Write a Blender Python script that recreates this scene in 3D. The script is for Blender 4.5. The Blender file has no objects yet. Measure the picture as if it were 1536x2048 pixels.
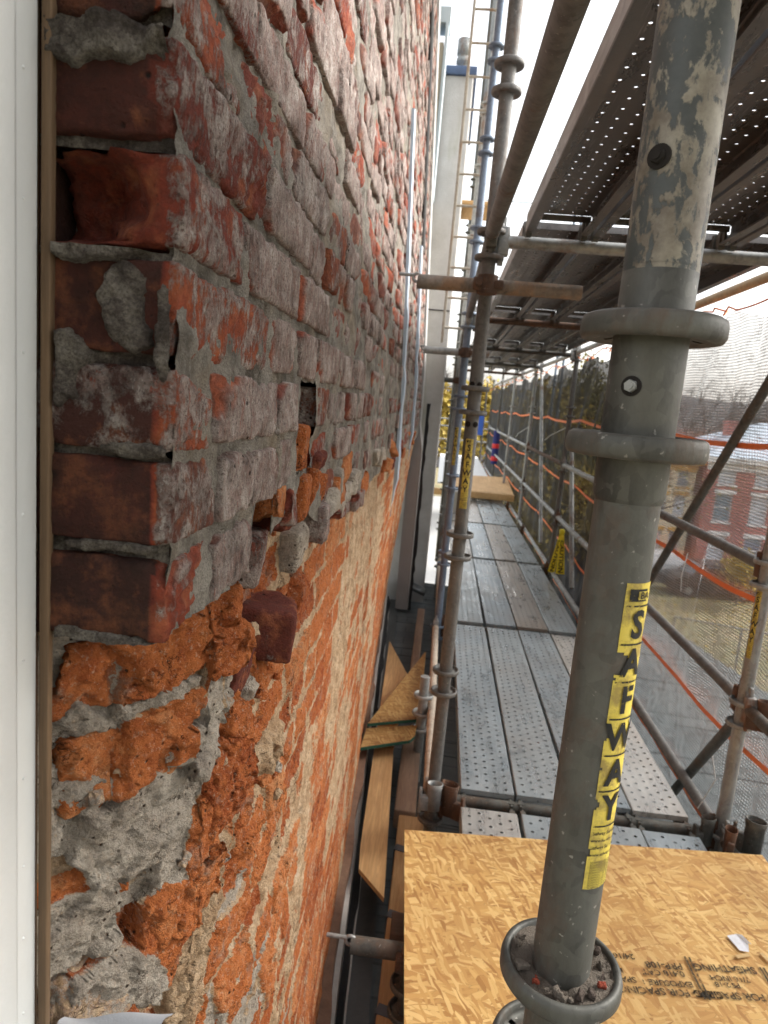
import bpy, math, random
import numpy as np
from mathutils import Vector, Matrix
random.seed(11)
SC = bpy.context.scene
COL = SC.collection
R = math.radians
Z0 = 8.0            # everything is authored with the camera at z = 0, then lifted so that the lawn lies at z = 0

# ------------------------------------------------------------------ camera, world, sun, exposure
FPX = 1368.5
cam_d = bpy.data.cameras.new('camera')
cam = bpy.data.objects.new('camera', cam_d)
COL.objects.link(cam)
SC.camera = cam
cam_d.sensor_fit = 'VERTICAL'
cam_d.sensor_height = 36.0
cam_d.sensor_width = 27.0
cam_d.lens = FPX / 2048 * 36.0
cam_d.clip_start = 0.02
cam_d.clip_end = 600
cam_d.dof.use_dof = True
cam_d.dof.focus_distance = 0.72
cam_d.dof.aperture_fstop = 12.0
_right = Vector((0.99325, 0.08818, 0.07563))     # filled in below from the measured frame
_m = Matrix(((0.993, 0.088, 0.085), (0.098, -0.154, -0.983), (-0.073, 0.984, -0.161)))
def _unit(v): return Vector(v).normalized()
_vY = _unit((122, -214, FPX)); _vD = _unit((-720, 8341, FPX)); _vD = (_vD - _vY * _vD.dot(_vY)).normalized()
_vZ = -_vD; _vX = _vY.cross(_vZ)
# camera axes expressed in the world
right = Vector((_vX[0], _vY[0], _vZ[0])); down = Vector((_vX[1], _vY[1], _vZ[1])); fwd = Vector((_vX[2], _vY[2], _vZ[2]))
up = -down; back = -fwd
cam.matrix_world = Matrix(((right.x, up.x, back.x, 0), (right.y, up.y, back.y, 0), (right.z, up.z, back.z, Z0), (0, 0, 0, 1)))

W = bpy.data.worlds.new('World'); SC.world = W; W.use_nodes = True
wn = W.node_tree; wn.nodes.clear()
SUN_EL, SUN_AZ = R(38), R(72)      # high, from the open right-hand side
sky = wn.nodes.new('ShaderNodeTexSky'); sky.sky_type = 'NISHITA'; sky.sun_disc = False
sky.sun_elevation = SUN_EL; sky.sun_rotation = SUN_AZ; sky.dust_density = 4.0; sky.air_density = 1.4; sky.ozone_density = 1.0
hs = wn.nodes.new('ShaderNodeHueSaturation'); hs.inputs['Saturation'].default_value = 0.22
bg = wn.nodes.new('ShaderNodeBackground'); bg.inputs['Strength'].default_value = 0.15
wo = wn.nodes.new('ShaderNodeOutputWorld')
wn.links.new(sky.outputs[0], hs.inputs['Color']); wn.links.new(hs.outputs[0], bg.inputs['Color']); wn.links.new(bg.outputs[0], wo.inputs['Surface'])
sl = bpy.data.lights.new('sun', 'SUN'); sl.energy = 1.5; sl.angle = R(18); sl.color = (1.0, 0.965, 0.91)
so = bpy.data.objects.new('sun', sl); COL.objects.link(so)
_sd = Vector((math.sin(SUN_AZ) * math.cos(SUN_EL), math.cos(SUN_AZ) * math.cos(SUN_EL), math.sin(SUN_EL)))
so.rotation_euler = _sd.to_track_quat('Z', 'Y').to_euler(); so.location = (0, 0, 30)
SC.view_settings.view_transform = 'Standard'; SC.view_settings.look = 'None'
SC.view_settings.gamma = 1.0; SC.view_settings.use_curve_mapping = False
SC.view_settings.exposure = 1.62
SC.render.engine = 'CYCLES'
SC.cycles.transparent_max_bounces = 16
SC.cycles.max_bounces = 7

# ------------------------------------------------------------------ numpy noise
def _hash(ix, iy, iz, s):
    n = (ix * np.int64(374761393) + iy * np.int64(668265263) + iz * np.int64(1103515245) + np.int64(s) * np.int64(974711)) & np.int64(0x7fffffff)
    n = ((n ^ (n >> 13)) * np.int64(1274126177)) & np.int64(0x7fffffff)
    n = ((n ^ (n >> 15)) * np.int64(1911520717)) & np.int64(0x7fffffff)
    n = n ^ (n >> 16)
    return n.astype(np.float64) / 2147483647.0
def vnoise(p, s=0):
    p = np.asarray(p, float); i = np.floor(p).astype(np.int64); f = p - i; f = f * f * (3 - 2 * f)
    r = 0
    for dx in (0, 1):
        wx = f[:, 0] if dx else 1 - f[:, 0]
        for dy in (0, 1):
            wy = f[:, 1] if dy else 1 - f[:, 1]
            for dz in (0, 1):
                wz = f[:, 2] if dz else 1 - f[:, 2]
                r = r + wx * wy * wz * _hash(i[:, 0] + dx, i[:, 1] + dy, i[:, 2] + dz, s)
    return r * 2 - 1
def fbm(p, s=0, o=4, gain=0.5, ridge=False):
    p = np.asarray(p, float); a = 1.0; t = 0; n = 0
    for k in range(o):
        v = vnoise(p * (2.03 ** k) + 17.3 * k, s + k * 31)
        if ridge: v = 1 - 2 * np.abs(v)
        t = t + a * v; n += a; a *= gain
    return t / n

def facets(u, v, freq, seed):
    """fractured-stone relief: each random cell is a tilted plane, creased where cells meet"""
    U = u * freq; V = v * freq; iu = np.floor(U).astype(np.int64); iv = np.floor(V).astype(np.int64); z = np.zeros_like(iu)
    best = np.full(U.shape, 1e9); out = np.zeros(U.shape); cid = np.zeros(U.shape)
    for du in (-1, 0, 1):
        for dv in (-1, 0, 1):
            a, b = iu + du, iv + dv; pu = a + _hash(a, b, z, seed); pv = b + _hash(a, b, z, seed + 1)
            d = (U - pu) ** 2 + (V - pv) ** 2; m = d < best
            h = _hash(a, b, z, seed + 2) * 2 - 1; gu = _hash(a, b, z, seed + 3) * 2 - 1; gv = _hash(a, b, z, seed + 4) * 2 - 1
            val = h * .8 + 1.1 * (gu * (U - pu) + gv * (V - pv))
            out = np.where(m, val, out); cid = np.where(m, h, cid); best = np.where(m, d, best)
    return out, cid

# ------------------------------------------------------------------ mesh collecting and object making
class MB:
    def __init__(s): s.V = []; s.F = []; s.n = 0; s.M = []; s.S = []; s.T = []
    def add(s, V, F, mi=0, smooth=False, tint=None):
        V = np.asarray(V, float).reshape(-1, 3); k = s.n
        s.V.append(V); s.n += len(V)
        s.F.extend([tuple(int(i) + k for i in f) for f in F]); s.M.extend([mi] * len(F)); s.S.extend([smooth] * len(F))
        if tint is None: tint = np.tile((0.5, 0.5, 0.0), (len(V), 1))
        tint = np.asarray(tint, float)
        if tint.ndim == 1: tint = np.tile(tint, (len(V), 1))
        s.T.append(tint)
        return s
    def box(s, lo, hi, mi=0, tint=None, Mx=None):
        x0, y0, z0 = lo; x1, y1, z1 = hi
        V = np.array([(x0,y0,z0),(x1,y0,z0),(x1,y1,z0),(x0,y1,z0),(x0,y0,z1),(x1,y0,z1),(x1,y1,z1),(x0,y1,z1)], float)
        if Mx is not None: V = np.array([Mx @ Vector(v) for v in V])
        return s.add(V, [(0,3,2,1),(4,5,6,7),(0,1,5,4),(1,2,6,5),(2,3,7,6),(3,0,4,7)], mi, False, tint)
    def bbox(s, c, h, b, mi=0, Mx=None):     # bevelled box: centre, half sizes, bevel
        V, F = rough_block((0, 0, 0), h, (2, 2, 2), b, 0, 1, 0, weld_only=True)
        if Mx is not None: V = np.array([Mx @ Vector(v) for v in V])
        return s.add(V + np.array(c), F, mi, True)
    def tube(s, a, b, r, n=16, mi=0, cap=True, r2=None, smooth=True, inner=None):
        a = Vector(a); b = Vector(b); d = (b - a).normalized()
        u = d.orthogonal().normalized(); v = d.cross(u)
        r2 = r if r2 is None else r2
        V = []; F = []
        for (c, rr) in ((a, r), (b, r2)):
            for i in range(n):
                t = 2 * math.pi * i / n; V.append(c + u * (rr * math.cos(t)) + v * (rr * math.sin(t)))
        for i in range(n): j = (i + 1) % n; F.append((i, j, n + j, n + i))
        s.add([tuple(q) for q in V], F, mi, smooth)
        if cap and inner is None:
            V2 = [tuple(q) for q in V]
            s.add(V2[:n], [tuple(range(n))[::-1]], mi); s.add(V2[n:], [tuple(range(n))], mi)
        if inner is not None:
            for (c, fl) in ((a, -1), (b, 1)):
                W_ = []
                for rr, off in ((r, 0), (inner, 0), (inner, -0.12 * fl)):
                    for i in range(n):
                        t = 2 * math.pi * i / n; W_.append(tuple(c + u * (rr * math.cos(t)) + v * (rr * math.sin(t)) + d * off))
                FF = []
                for q in range(2):
                    for i in range(n):
                        j = (i + 1) % n; f = (q*n+i, q*n+j, (q+1)*n+j, (q+1)*n+i); FF.append(f if fl > 0 else f[::-1])
                s.add(W_, FF, mi, False)
        return s
    def path(s, pts, r, n=8, mi=0):
        for k in range(len(pts) - 1): s.tube(pts[k], pts[k+1], r if not hasattr(r, '__len__') else r[k], n, mi, cap=(k in (0, len(pts)-2)), r2=None if not hasattr(r, '__len__') else r[k+1])
        return s
    def lathe(s, prof, n=32, mi=0, c=(0, 0, 0), skip=None, closed=False):
        V = []; F = []; m = len(prof)
        for i in range(n):
            t = 2 * math.pi * i / n
            for (r, z) in prof: V.append((c[0] + r * math.cos(t), c[1] + r * math.sin(t), c[2] + z))
        for i in range(n):
            j = (i + 1) % n
            for k in range(m if closed else m - 1):
                k2 = (k + 1) % m
                if skip and skip(i, k): continue
                F.append((i*m+k, j*m+k, j*m+k2, i*m+k2))
        return s.add(V, F, mi, True)
    def grid(s, V, nu, nv, mi=0, smooth=True, tint=None, mask=None, flip=False):   # V: (nu*nv,3), row-major u then v
        i = np.arange((nu - 1) * (nv - 1)); a = (i // (nv - 1)) * nv + i % (nv - 1)
        F = np.stack([a, a + nv, a + nv + 1, a + 1], 1)
        if flip: F = F[:, ::-1]
        if mask is not None: F = F[mask]
        return s.add(V, F.tolist(), mi, smooth, tint)
    def poly(s, pts, thick, mi=0, mj=None, axis=(0, 0, 1)):   # a slab: polygon extruded down along axis
        n = len(pts); P = np.array(pts, float); Q = P - np.array(axis) * thick
        s.add(P, [tuple(range(n))], mi); s.add(Q, [tuple(range(n))[::-1]], mi)
        s.add(np.concatenate([P, Q]), [(i, n + i, n + (i + 1) % n, (i + 1) % n) for i in range(n)], mi if mj is None else mj)
        return s
    def build(s, name, mats, parent=None, origin=None, label=None):
        V = np.concatenate(s.V)
        if parent is not None:
            L = np.array(WLOC[parent.name])
        else:
            L = np.array(origin) if origin is not None else np.array(((V[:,0].min()+V[:,0].max())/2, (V[:,1].min()+V[:,1].max())/2, V[:,2].min()))
        me = bpy.data.meshes.new(name)
        me.from_pydata((V - L).tolist(), [], s.F)
        mats = mats if isinstance(mats, (list, tuple)) else [mats]
        for m in mats: me.materials.append(m)
        me.polygons.foreach_set('material_index', s.M); me.polygons.foreach_set('use_smooth', s.S)
        at = me.color_attributes.new('tint', 'FLOAT_COLOR', 'POINT')
        T = np.concatenate(s.T); at.data.foreach_set('color', np.concatenate([T, np.ones((len(T), 1))], 1).astype(np.float32).ravel())
        me.update()
        o = bpy.data.objects.new(name, me); COL.objects.link(o)
        if parent is not None: o.parent = parent
        else: o.location = L.tolist()
        WLOC[o.name] = tuple(L)
        if label: o['label'] = label
        return o
WLOC = {}
def tag(o, label, cat, group=None, kind=None):
    o['label'] = label; o['category'] = cat
    if group: o['group'] = group
    if kind: o['kind'] = kind
    return o
def thing(name, loc, label=None, cat=None, group=None):
    o = bpy.data.objects.new(name, None); COL.objects.link(o); o.location = loc; o.empty_display_size = 0.1
    WLOC[o.name] = tuple(loc)
    if label: tag(o, label, cat, group)
    return o
def structure(o, label=None):
    o['kind'] = 'structure'
    if label: o['label'] = label
    return o
def dup(o, loc, label, group=None, parent=None):
    c = o.copy(); COL.objects.link(c)
    if parent is None:
        c.location = loc; c['label'] = label; WLOC[c.name] = tuple(loc)
        if group: c['group'] = group
    else: c.parent = parent
    for ch in [q for q in KIDS.get(o.name, [])]: dup(ch, None, None, None, c)
    return c
KIDS = {}
def index_kids():
    KIDS.clear()
    for q in SC.objects:
        if q.parent: KIDS.setdefault(q.parent.name, []).append(q)

def rough_block(c, h, res, rnd, amp, freq, seed, cuts=(), weld_only=False, fine=0.0):
    """A block with rounded edges, noise relief and broken-off corners. Returns V, F (and chip mask)."""
    nx, ny, nz = res; h = np.array(h, float)
    pts = {}; F = []
    def key(i, j, k):
        t = (i, j, k)
        if t not in pts: pts[t] = len(pts)
        return pts[t]
    for k in (0, nz):
        for i in range(nx):
            for j in range(ny):
                q = (key(i,j,k), key(i+1,j,k), key(i+1,j+1,k), key(i,j+1,k)); F.append(q if k else q[::-1])
    for i in (0, nx):
        for j in range(ny):
            for k in range(nz):
                q = (key(i,j,k), key(i,j+1,k), key(i,j+1,k+1), key(i,j,k+1)); F.append(q if i else q[::-1])
    for j in (0, ny):
        for i in range(nx):
            for k in range(nz):
                q = (key(i,j,k), key(i,j,k+1), key(i+1,j,k+1), key(i+1,j,k)); F.append(q if j else q[::-1])
    L = np.array(list(pts.keys()), float)
    f = L / np.array((nx, ny, nz), float) * 2 - 1
    # concentrate lines near the edges so rounding shows
    f = np.sign(f) * (1 - (1 - np.abs(f)) ** 1.25) if not weld_only else f * 1.0
    if weld_only:
        b = rnd; g = np.sign(f) * (1 - b / h) ; f3 = np.where(np.abs(f) > .99, np.sign(f), 0)
        # 2 cells per side: build bevel by three levels instead
        V = []; F = []
        lv = [np.array((-1, -1 + b / h[a], 1 - b / h[a], 1)) for a in range(3)]
        pts = {}
        def key2(t):
            if t not in pts: pts[t] = len(pts)
            return pts[t]
        for ax in range(3):
            o1, o2 = [a for a in range(3) if a != ax]
            for sgn in (0, 3):
                for i in range(3):
                    for j in range(3):
                        q = []
                        for (di, dj) in ((0,0),(1,0),(1,1),(0,1)):
                            t = [0,0,0]; t[ax] = sgn; t[o1] = i+di; t[o2] = j+dj; q.append(key2(tuple(t)))
                        pos = (sgn == 3)
                        if ax == 1: pos = not pos
                        F.append(tuple(q) if pos else tuple(q[::-1]))
        P = np.array([[lv[a][t[a]] * h[a] for a in range(3)] for t in pts.keys()])
        core = np.clip(P, -(h - b), h - b); dlt = P - core; ln = np.linalg.norm(dlt, axis=1, keepdims=True); ln[ln == 0] = 1
        P = core + dlt / ln * np.minimum(ln, b)
        return P + np.array(c), F
    P = f * h
    core = np.clip(P, -(h - rnd), h - rnd); dlt = P - core; ln = np.linalg.norm(dlt, axis=1, keepdims=True); ln[ln == 0] = 1
    P = core + dlt / ln * np.minimum(ln, rnd)
    chip = np.zeros(len(P))
    W_ = P + np.array(c) * 0 + seed * 3.17
    for (nrm, d) in cuts:
        nrm = np.array(nrm, float); nrm /= np.linalg.norm(nrm)
        dd = P @ nrm - d - 0.007 * fbm(W_ * 55, seed + 5, 3) - 0.004 * fbm(W_ * 190, seed + 6, 2)
        m = dd > 0
        P = P - np.where(m, dd, 0)[:, None] * nrm
        chip = np.maximum(chip, np.clip(dd / 0.003, 0, 1))
    out = P / np.maximum(np.linalg.norm(P / h, axis=1, keepdims=True), 1e-6) / h
    out /= np.maximum(np.linalg.norm(out, axis=1, keepdims=True), 1e-6)
    nn = fbm(W_ * freq, seed, 4)
    P = P + out * (amp * nn)[:, None]
    ca = np.clip((np.abs(P) - (h - .009)) / .009, 0, 1); so_ = np.sort(ca, axis=1); ed_ = so_[:, 1] * so_[:, 2]
    P = P - out * (min(.008, h.min() * .25) * ed_ * np.clip(fbm(W_ * 62, seed + 12, 3) * 1.6 + .12, 0, 1) * (1 if len(cuts) or rnd < .004 else 0))[:, None]
    if fine: P = P + out * (fine * fbm(W_ * freq * 6, seed + 9, 2))[:, None]
    return P + np.array(c), F, chip

# ------------------------------------------------------------------ materials
class G:
    def __init__(s, name):
        s.m = bpy.data.materials.new(name); s.m.use_nodes = True; s.t = s.m.node_tree; s.t.nodes.clear()
        s.out = s.t.nodes.new('ShaderNodeOutputMaterial')
    def n(s, typ, **kw):
        nd = s.t.nodes.new('ShaderNode' + typ)
        for k, v in kw.items(): setattr(nd, k, v)
        return nd
    def put(s, nd, inp, v):
        if hasattr(v, 'is_output') or isinstance(v, bpy.types.NodeSocket): s.t.links.new(v, nd.inputs[inp])
        else:
            i = nd.inputs[inp]
            if i.type == 'RGBA' and len(v) == 3: v = (*v, 1)
            i.default_value = v
    def pos(s): return s.n('NewGeometry').outputs['Position']
    def obj(s):
        c = s.n('TexCoord').outputs['Object']; r = s.n('ObjectInfo').outputs['Random']
        return s.vadd(c, s.vscale(s.comb(r, r, r), 37.0))
    def comb(s, x, y, z):
        nd = s.n('CombineXYZ')
        for k, v in zip('XYZ', (x, y, z)): s.put(nd, k, v)
        return nd.outputs[0]
    def vadd(s, a, b): nd = s.n('VectorMath', operation='ADD'); s.put(nd, 0, a); s.put(nd, 1, b); return nd.outputs[0]
    def vscale(s, a, k): nd = s.n('VectorMath', operation='SCALE'); s.put(nd, 0, a); nd.inputs['Scale'].default_value = k; return nd.outputs[0]
    def vmul(s, a, v): nd = s.n('VectorMath', operation='MULTIPLY'); s.put(nd, 0, a); s.put(nd, 1, v); return nd.outputs[0]
    def rot(s, a, e): nd = s.n('VectorRotate', rotation_type='EULER_XYZ'); s.put(nd, 'Vector', a); nd.inputs['Rotation'].default_value = e; return nd.outputs[0]
    def noise(s, v, sc, det=5, ro=0.6, dist=0.0):
        nd = s.n('TexNoise'); s.put(nd, 'Vector', v); s.put(nd, 'Scale', sc); nd.inputs['Detail'].default_value = det; nd.inputs['Roughness'].default_value = ro; nd.inputs['Distortion'].default_value = dist
        return nd.outputs['Fac']
    def vor(s, v, sc, out='Color', feature='F1', rnd=1.0):
        nd = s.n('TexVoronoi', feature=feature); s.put(nd, 'Vector', v); s.put(nd, 'Scale', sc); nd.inputs['Randomness'].default_value = rnd
        return nd.outputs[out]
    def ramp(s, f, pts, interp='LINEAR'):
        nd = s.n('ValToRGB'); cr = nd.color_ramp; cr.interpolation = interp
        while len(cr.elements) < len(pts): cr.elements.new(0.5)
        for e, (p, c) in zip(cr.elements, pts):
            e.position = p; c = c if hasattr(c, '__len__') else (c, c, c); e.color = (*c, 1)
        s.put(nd, 0, f); return nd.outputs[0]
    def mix(s, f, a, b, mode='MIX'):
        nd = s.n('Mix', data_type='RGBA', blend_type=mode); nd.inputs[0].default_value = 0.5
        for i, v in ((0, f), (6, a), (7, b)):
            if isinstance(v, bpy.types.NodeSocket): s.t.links.new(v, nd.inputs[i])
            elif i == 0: nd.inputs[0].default_value = v
            else: nd.inputs[i].default_value = (*v, 1) if len(v) == 3 else v
        return nd.outputs[2]
    def math(s, op, a, b=0.0, clamp=False):
        nd = s.n('Math', operation=op, use_clamp=clamp); s.put(nd, 0, a); s.put(nd, 1, b); return nd.outputs[0]
    def sep(s, v): nd = s.n('SeparateXYZ'); s.put(nd, 0, v); return nd.outputs
    def tint(s):
        nd = s.n('Attribute', attribute_name='tint'); return s.sep(nd.outputs['Vector'])
    def rand(s): return s.n('ObjectInfo').outputs['Random']
    def bump(s, h, st=0.5, d=0.01, nrm=None):
        nd = s.n('Bump'); s.put(nd, 'Height', h); nd.inputs['Strength'].default_value = st; nd.inputs['Distance'].default_value = d
        if nrm: s.put(nd, 'Normal', nrm)
        return nd.outputs[0]
    def done(s, col, rough=0.8, metal=0.0, nrm=None, spec=0.5, alpha=None, emit=None):
        b = s.n('BsdfPrincipled'); s.put(b, 'Base Color', col); s.put(b, 'Roughness', rough); s.put(b, 'Metallic', metal); b.inputs['Specular IOR Level'].default_value = spec
        if nrm is not None: s.put(b, 'Normal', nrm)
        sh = b.outputs[0]
        if alpha is not None:
            t = s.n('BsdfTransparent'); mx = s.n('MixShader'); s.put(mx, 0, alpha); s.t.links.new(t.outputs[0], mx.inputs[1]); s.t.links.new(sh, mx.inputs[2]); sh = mx.outputs[0]
        s.t.links.new(sh, s.out.inputs['Surface'])
        return s.m

def m_plain(name, c, rough=0.7, var=0.25, sc=20, metal=0.0, bump=0.15, spec=0.4):
    g = G(name); v = g.obj(); f = g.noise(v, sc, 6, 0.65)
    col = g.mix(f, tuple(x * (1 - var) for x in c), tuple(min(1, x * (1 + var)) for x in c))
    f2 = g.noise(v, sc * 7, 3)
    return g.done(col, rough, metal, g.bump(f2, bump, 0.004), spec)

def m_steel(name, base, dark, rust=0.45, rustcol=(.17, .075, .035), rough=0.5, metal=0.45, sc=1.0):
    """Galvanised tube: spangle blotches, grime, rust blooms, pale cement specks."""
    g = G(name); v = g.obj()
    vs = g.vmul(v, (1, 1, .35))
    sp = g.vor(g.vadd(v, g.vscale(g.comb(g.noise(v, 60 * sc, 2), 0.0, 0.0), .02)), 75 * sc, 'Color')
    spv = g.sep(sp)[0]
    blotch = g.noise(vs, 16 * sc, 8, 0.7)
    col = g.mix(g.ramp(blotch, [(.34, 0), (.66, 1)]), dark, base)
    col = g.mix(g.math('MULTIPLY', spv, .35), col, tuple(x * 1.35 for x in base))
    r = g.ramp(g.noise(vs, 9 * sc, 9, 0.72, .3), [(.5 + (.5 - rust) * .35, 0), (.62 + (.5 - rust) * .35, 1)])
    rc = g.mix(g.noise(v, 90 * sc, 4), tuple(x * .6 for x in rustcol), tuple(x * 1.7 for x in rustcol))
    col = g.mix(g.math('MULTIPLY', r, .75), col, rc)
    speck = g.ramp(g.noise(v, 140 * sc, 3, .5), [(.68, 0), (.72, 1)])
    col = g.mix(g.math('MULTIPLY', speck, .55), col, (.42, .40, .36))
    h = g.math('ADD', g.math('MULTIPLY', g.noise(v, 240 * sc, 4), .5), g.math('MULTIPLY', r, .5))
    ro = g.mix(r, (rough,) * 3, (.85,) * 3)
    return g.done(col, g.math('ADD', g.sep(ro)[0], g.math('MULTIPLY', blotch, .12)), g.math('MULTIPLY', g.math('SUBTRACT', 1.0, r), metal), g.bump(h, .35, .0015))

def m_wood(name, c1, c2, axis=1, sc=1.0, rough=0.75, grey=0.0):
    g = G(name); v = g.obj(); st = [14, 14, 14]; st[axis] = 0.8
    f = g.noise(g.vmul(v, tuple(st)), 3.2 * sc, 6, .6, .5)
    f2 = g.noise(g.vmul(v, tuple(x * 5 for x in st)), 3.0 * sc, 3)
    f3 = g.noise(v, 2.5, 4)
    col = g.mix(g.ramp(f, [(.3, 0), (.7, 1)]), c1, c2)
    col = g.mix(g.math('MULTIPLY', g.ramp(f2, [(.45, 1), (.6, 0)]), .35), col, tuple(x * .55 for x in c1))
    col = g.mix(g.math('MULTIPLY', g.ramp(f3, [(.45, 0), (.7, 1)]), .5), col, tuple(x * .62 for x in c1))
    return g.done(col, rough, 0, g.bump(f2, .3, .002))
# ------------------------------------------------------------------ masonry materials
def m_brick():
    g = G('weathered_brick'); p = g.pos(); t = g.tint()
    base = g.ramp(t[0], [(0.0, (.085, .036, .028)), (.25, (.24, .05, .03)), (.5, (.34, .072, .038)), (.75, (.42, .105, .045)), (1.0, (.17, .07, .05))])
    fine = g.noise(p, 130, 6, .7)
    base = g.mix(g.ramp(fine, [(.35, .55), (.65, 0)]), base, (.07, .03, .025))
    base = g.mix(g.ramp(g.noise(p, 34, 6, .65), [(.5, 0), (.72, .55)]), base, (.56, .20, .085))
    jb = g.math('MULTIPLY', g.ramp(t[1], [(.03, .92), (.13, 0)]), g.ramp(g.noise(p, 16, 8, .75), [(.36, 1), (.62, .15)])); base = g.mix(jb, base, (.030, .022, .018))  # jamb brick ends: shade painted in as a near-black tone
    # grey weathering film, worn through where it has scaled off
    film_n = g.math('ADD', g.math('MULTIPLY', g.noise(g.vmul(p, (1, .8, .8)), 30, 10, .75, .3), .7), g.math('MULTIPLY', g.noise(g.vmul(p, (1, 2.2, .6)), 90, 6, .75), .3))
    wear = g.math('ADD', film_n, g.math('MULTIPLY', g.math('SUBTRACT', t[1], .5), .55))
    film_m = g.ramp(wear, [(.375, 0), (.44, 1)])
    film_m = g.math('MULTIPLY', film_m, g.math('SUBTRACT', 1.0, g.math('MULTIPLY', t[2], 1.0, True), True))
    fc = g.ramp(g.noise(p, 17, 9, .7), [(.34, (.075, .060, .052)), (.43, (.22, .185, .163)), (.52, (.36, .312, .278)), (.65, (.56, .51, .46))])
    pink = g.ramp(g.noise(p, 55, 9, .78), [(.45, 0), (.62, .75)])
    fc = g.mix(pink, fc, (.26, .165, .140))
    spk = g.ramp(g.noise(p, 260, 5, .85), [(.38, .85), (.48, 0)]); fc = g.mix(spk, fc, (.07, .05, .043))
    lt = g.ramp(g.noise(g.vmul(p, (1, 1.6, .7)), 140, 5, .8), [(.55, 0), (.66, .6)]); fc = g.mix(lt, fc, (.60, .56, .51))
    scr = g.ramp(g.noise(g.vmul(p, (1, 5, .35)), 70, 5, .75), [(.60, 0), (.66, .8)]); fc = g.mix(scr, fc, (.30, .075, .045))
    soot = g.ramp(g.noise(g.vmul(p, (1, 1.2, .6)), 13, 10, .78), [(.56, 0), (.70, .8)])
    fc = g.mix(soot, fc, (.075, .064, .057))
    col = g.mix(g.math('MULTIPLY', film_m, .93), base, fc)
    pits = g.ramp(g.vor(p, 170, 'Distance'), [(.0, 0), (.22, 1)])
    pitm = g.ramp(g.noise(p, 60, 4), [(.5, 0), (.62, 1)])
    col = g.mix(g.math('MULTIPLY', g.math('SUBTRACT', 1.0, pits), g.math('MULTIPLY', pitm, .8)), col, (.03, .022, .02))
    pit2 = g.math('MULTIPLY', g.ramp(g.vor(p, 64, 'Distance'), [(.06, 1), (.17, 0)]), g.ramp(g.sep(g.vor(p, 64))[0], [(.62, 0), (.66, 1)]))
    col = g.mix(pit2, col, (.022, .016, .014))
    h = g.math('ADD', g.math('MULTIPLY', g.noise(p, 95, 9, .75), 1.0), g.math('MULTIPLY', film_m, .28))
    h = g.math('SUBTRACT', h, g.math('MULTIPLY', pit2, .6))
    h = g.math('ADD', h, g.math('MULTIPLY', g.noise(p, 420, 4, .7), .35))
    h = g.math('ADD', h, g.math('MULTIPLY', pits, .2))
    return g.done(col, .95, 0, g.bump(h, 1.0, .0085), .15)
def m_mortar():
    g = G('old_lime_mortar'); p = g.pos()
    col = g.ramp(g.noise(p, 22, 9, .7), [(.30, (.075, .066, .056)), (.44, (.21, .19, .16)), (.56, (.35, .32, .275)), (.72, (.48, .44, .37))])
    sand = g.noise(p, 520, 3, .7)
    col = g.mix(g.ramp(sand, [(.35, .6), (.6, 0)]), col, (.12, .10, .085))
    col = g.mix(g.ramp(g.noise(p, 9, 5), [(.5, 0), (.75, .5)]), col, (.36, .27, .17))
    h = g.math('ADD', g.noise(p, 160, 8, .75), g.math('MULTIPLY', sand, .6))
    return g.done(col, .97, 0, g.bump(h, 1.0, .007), .12)
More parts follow.
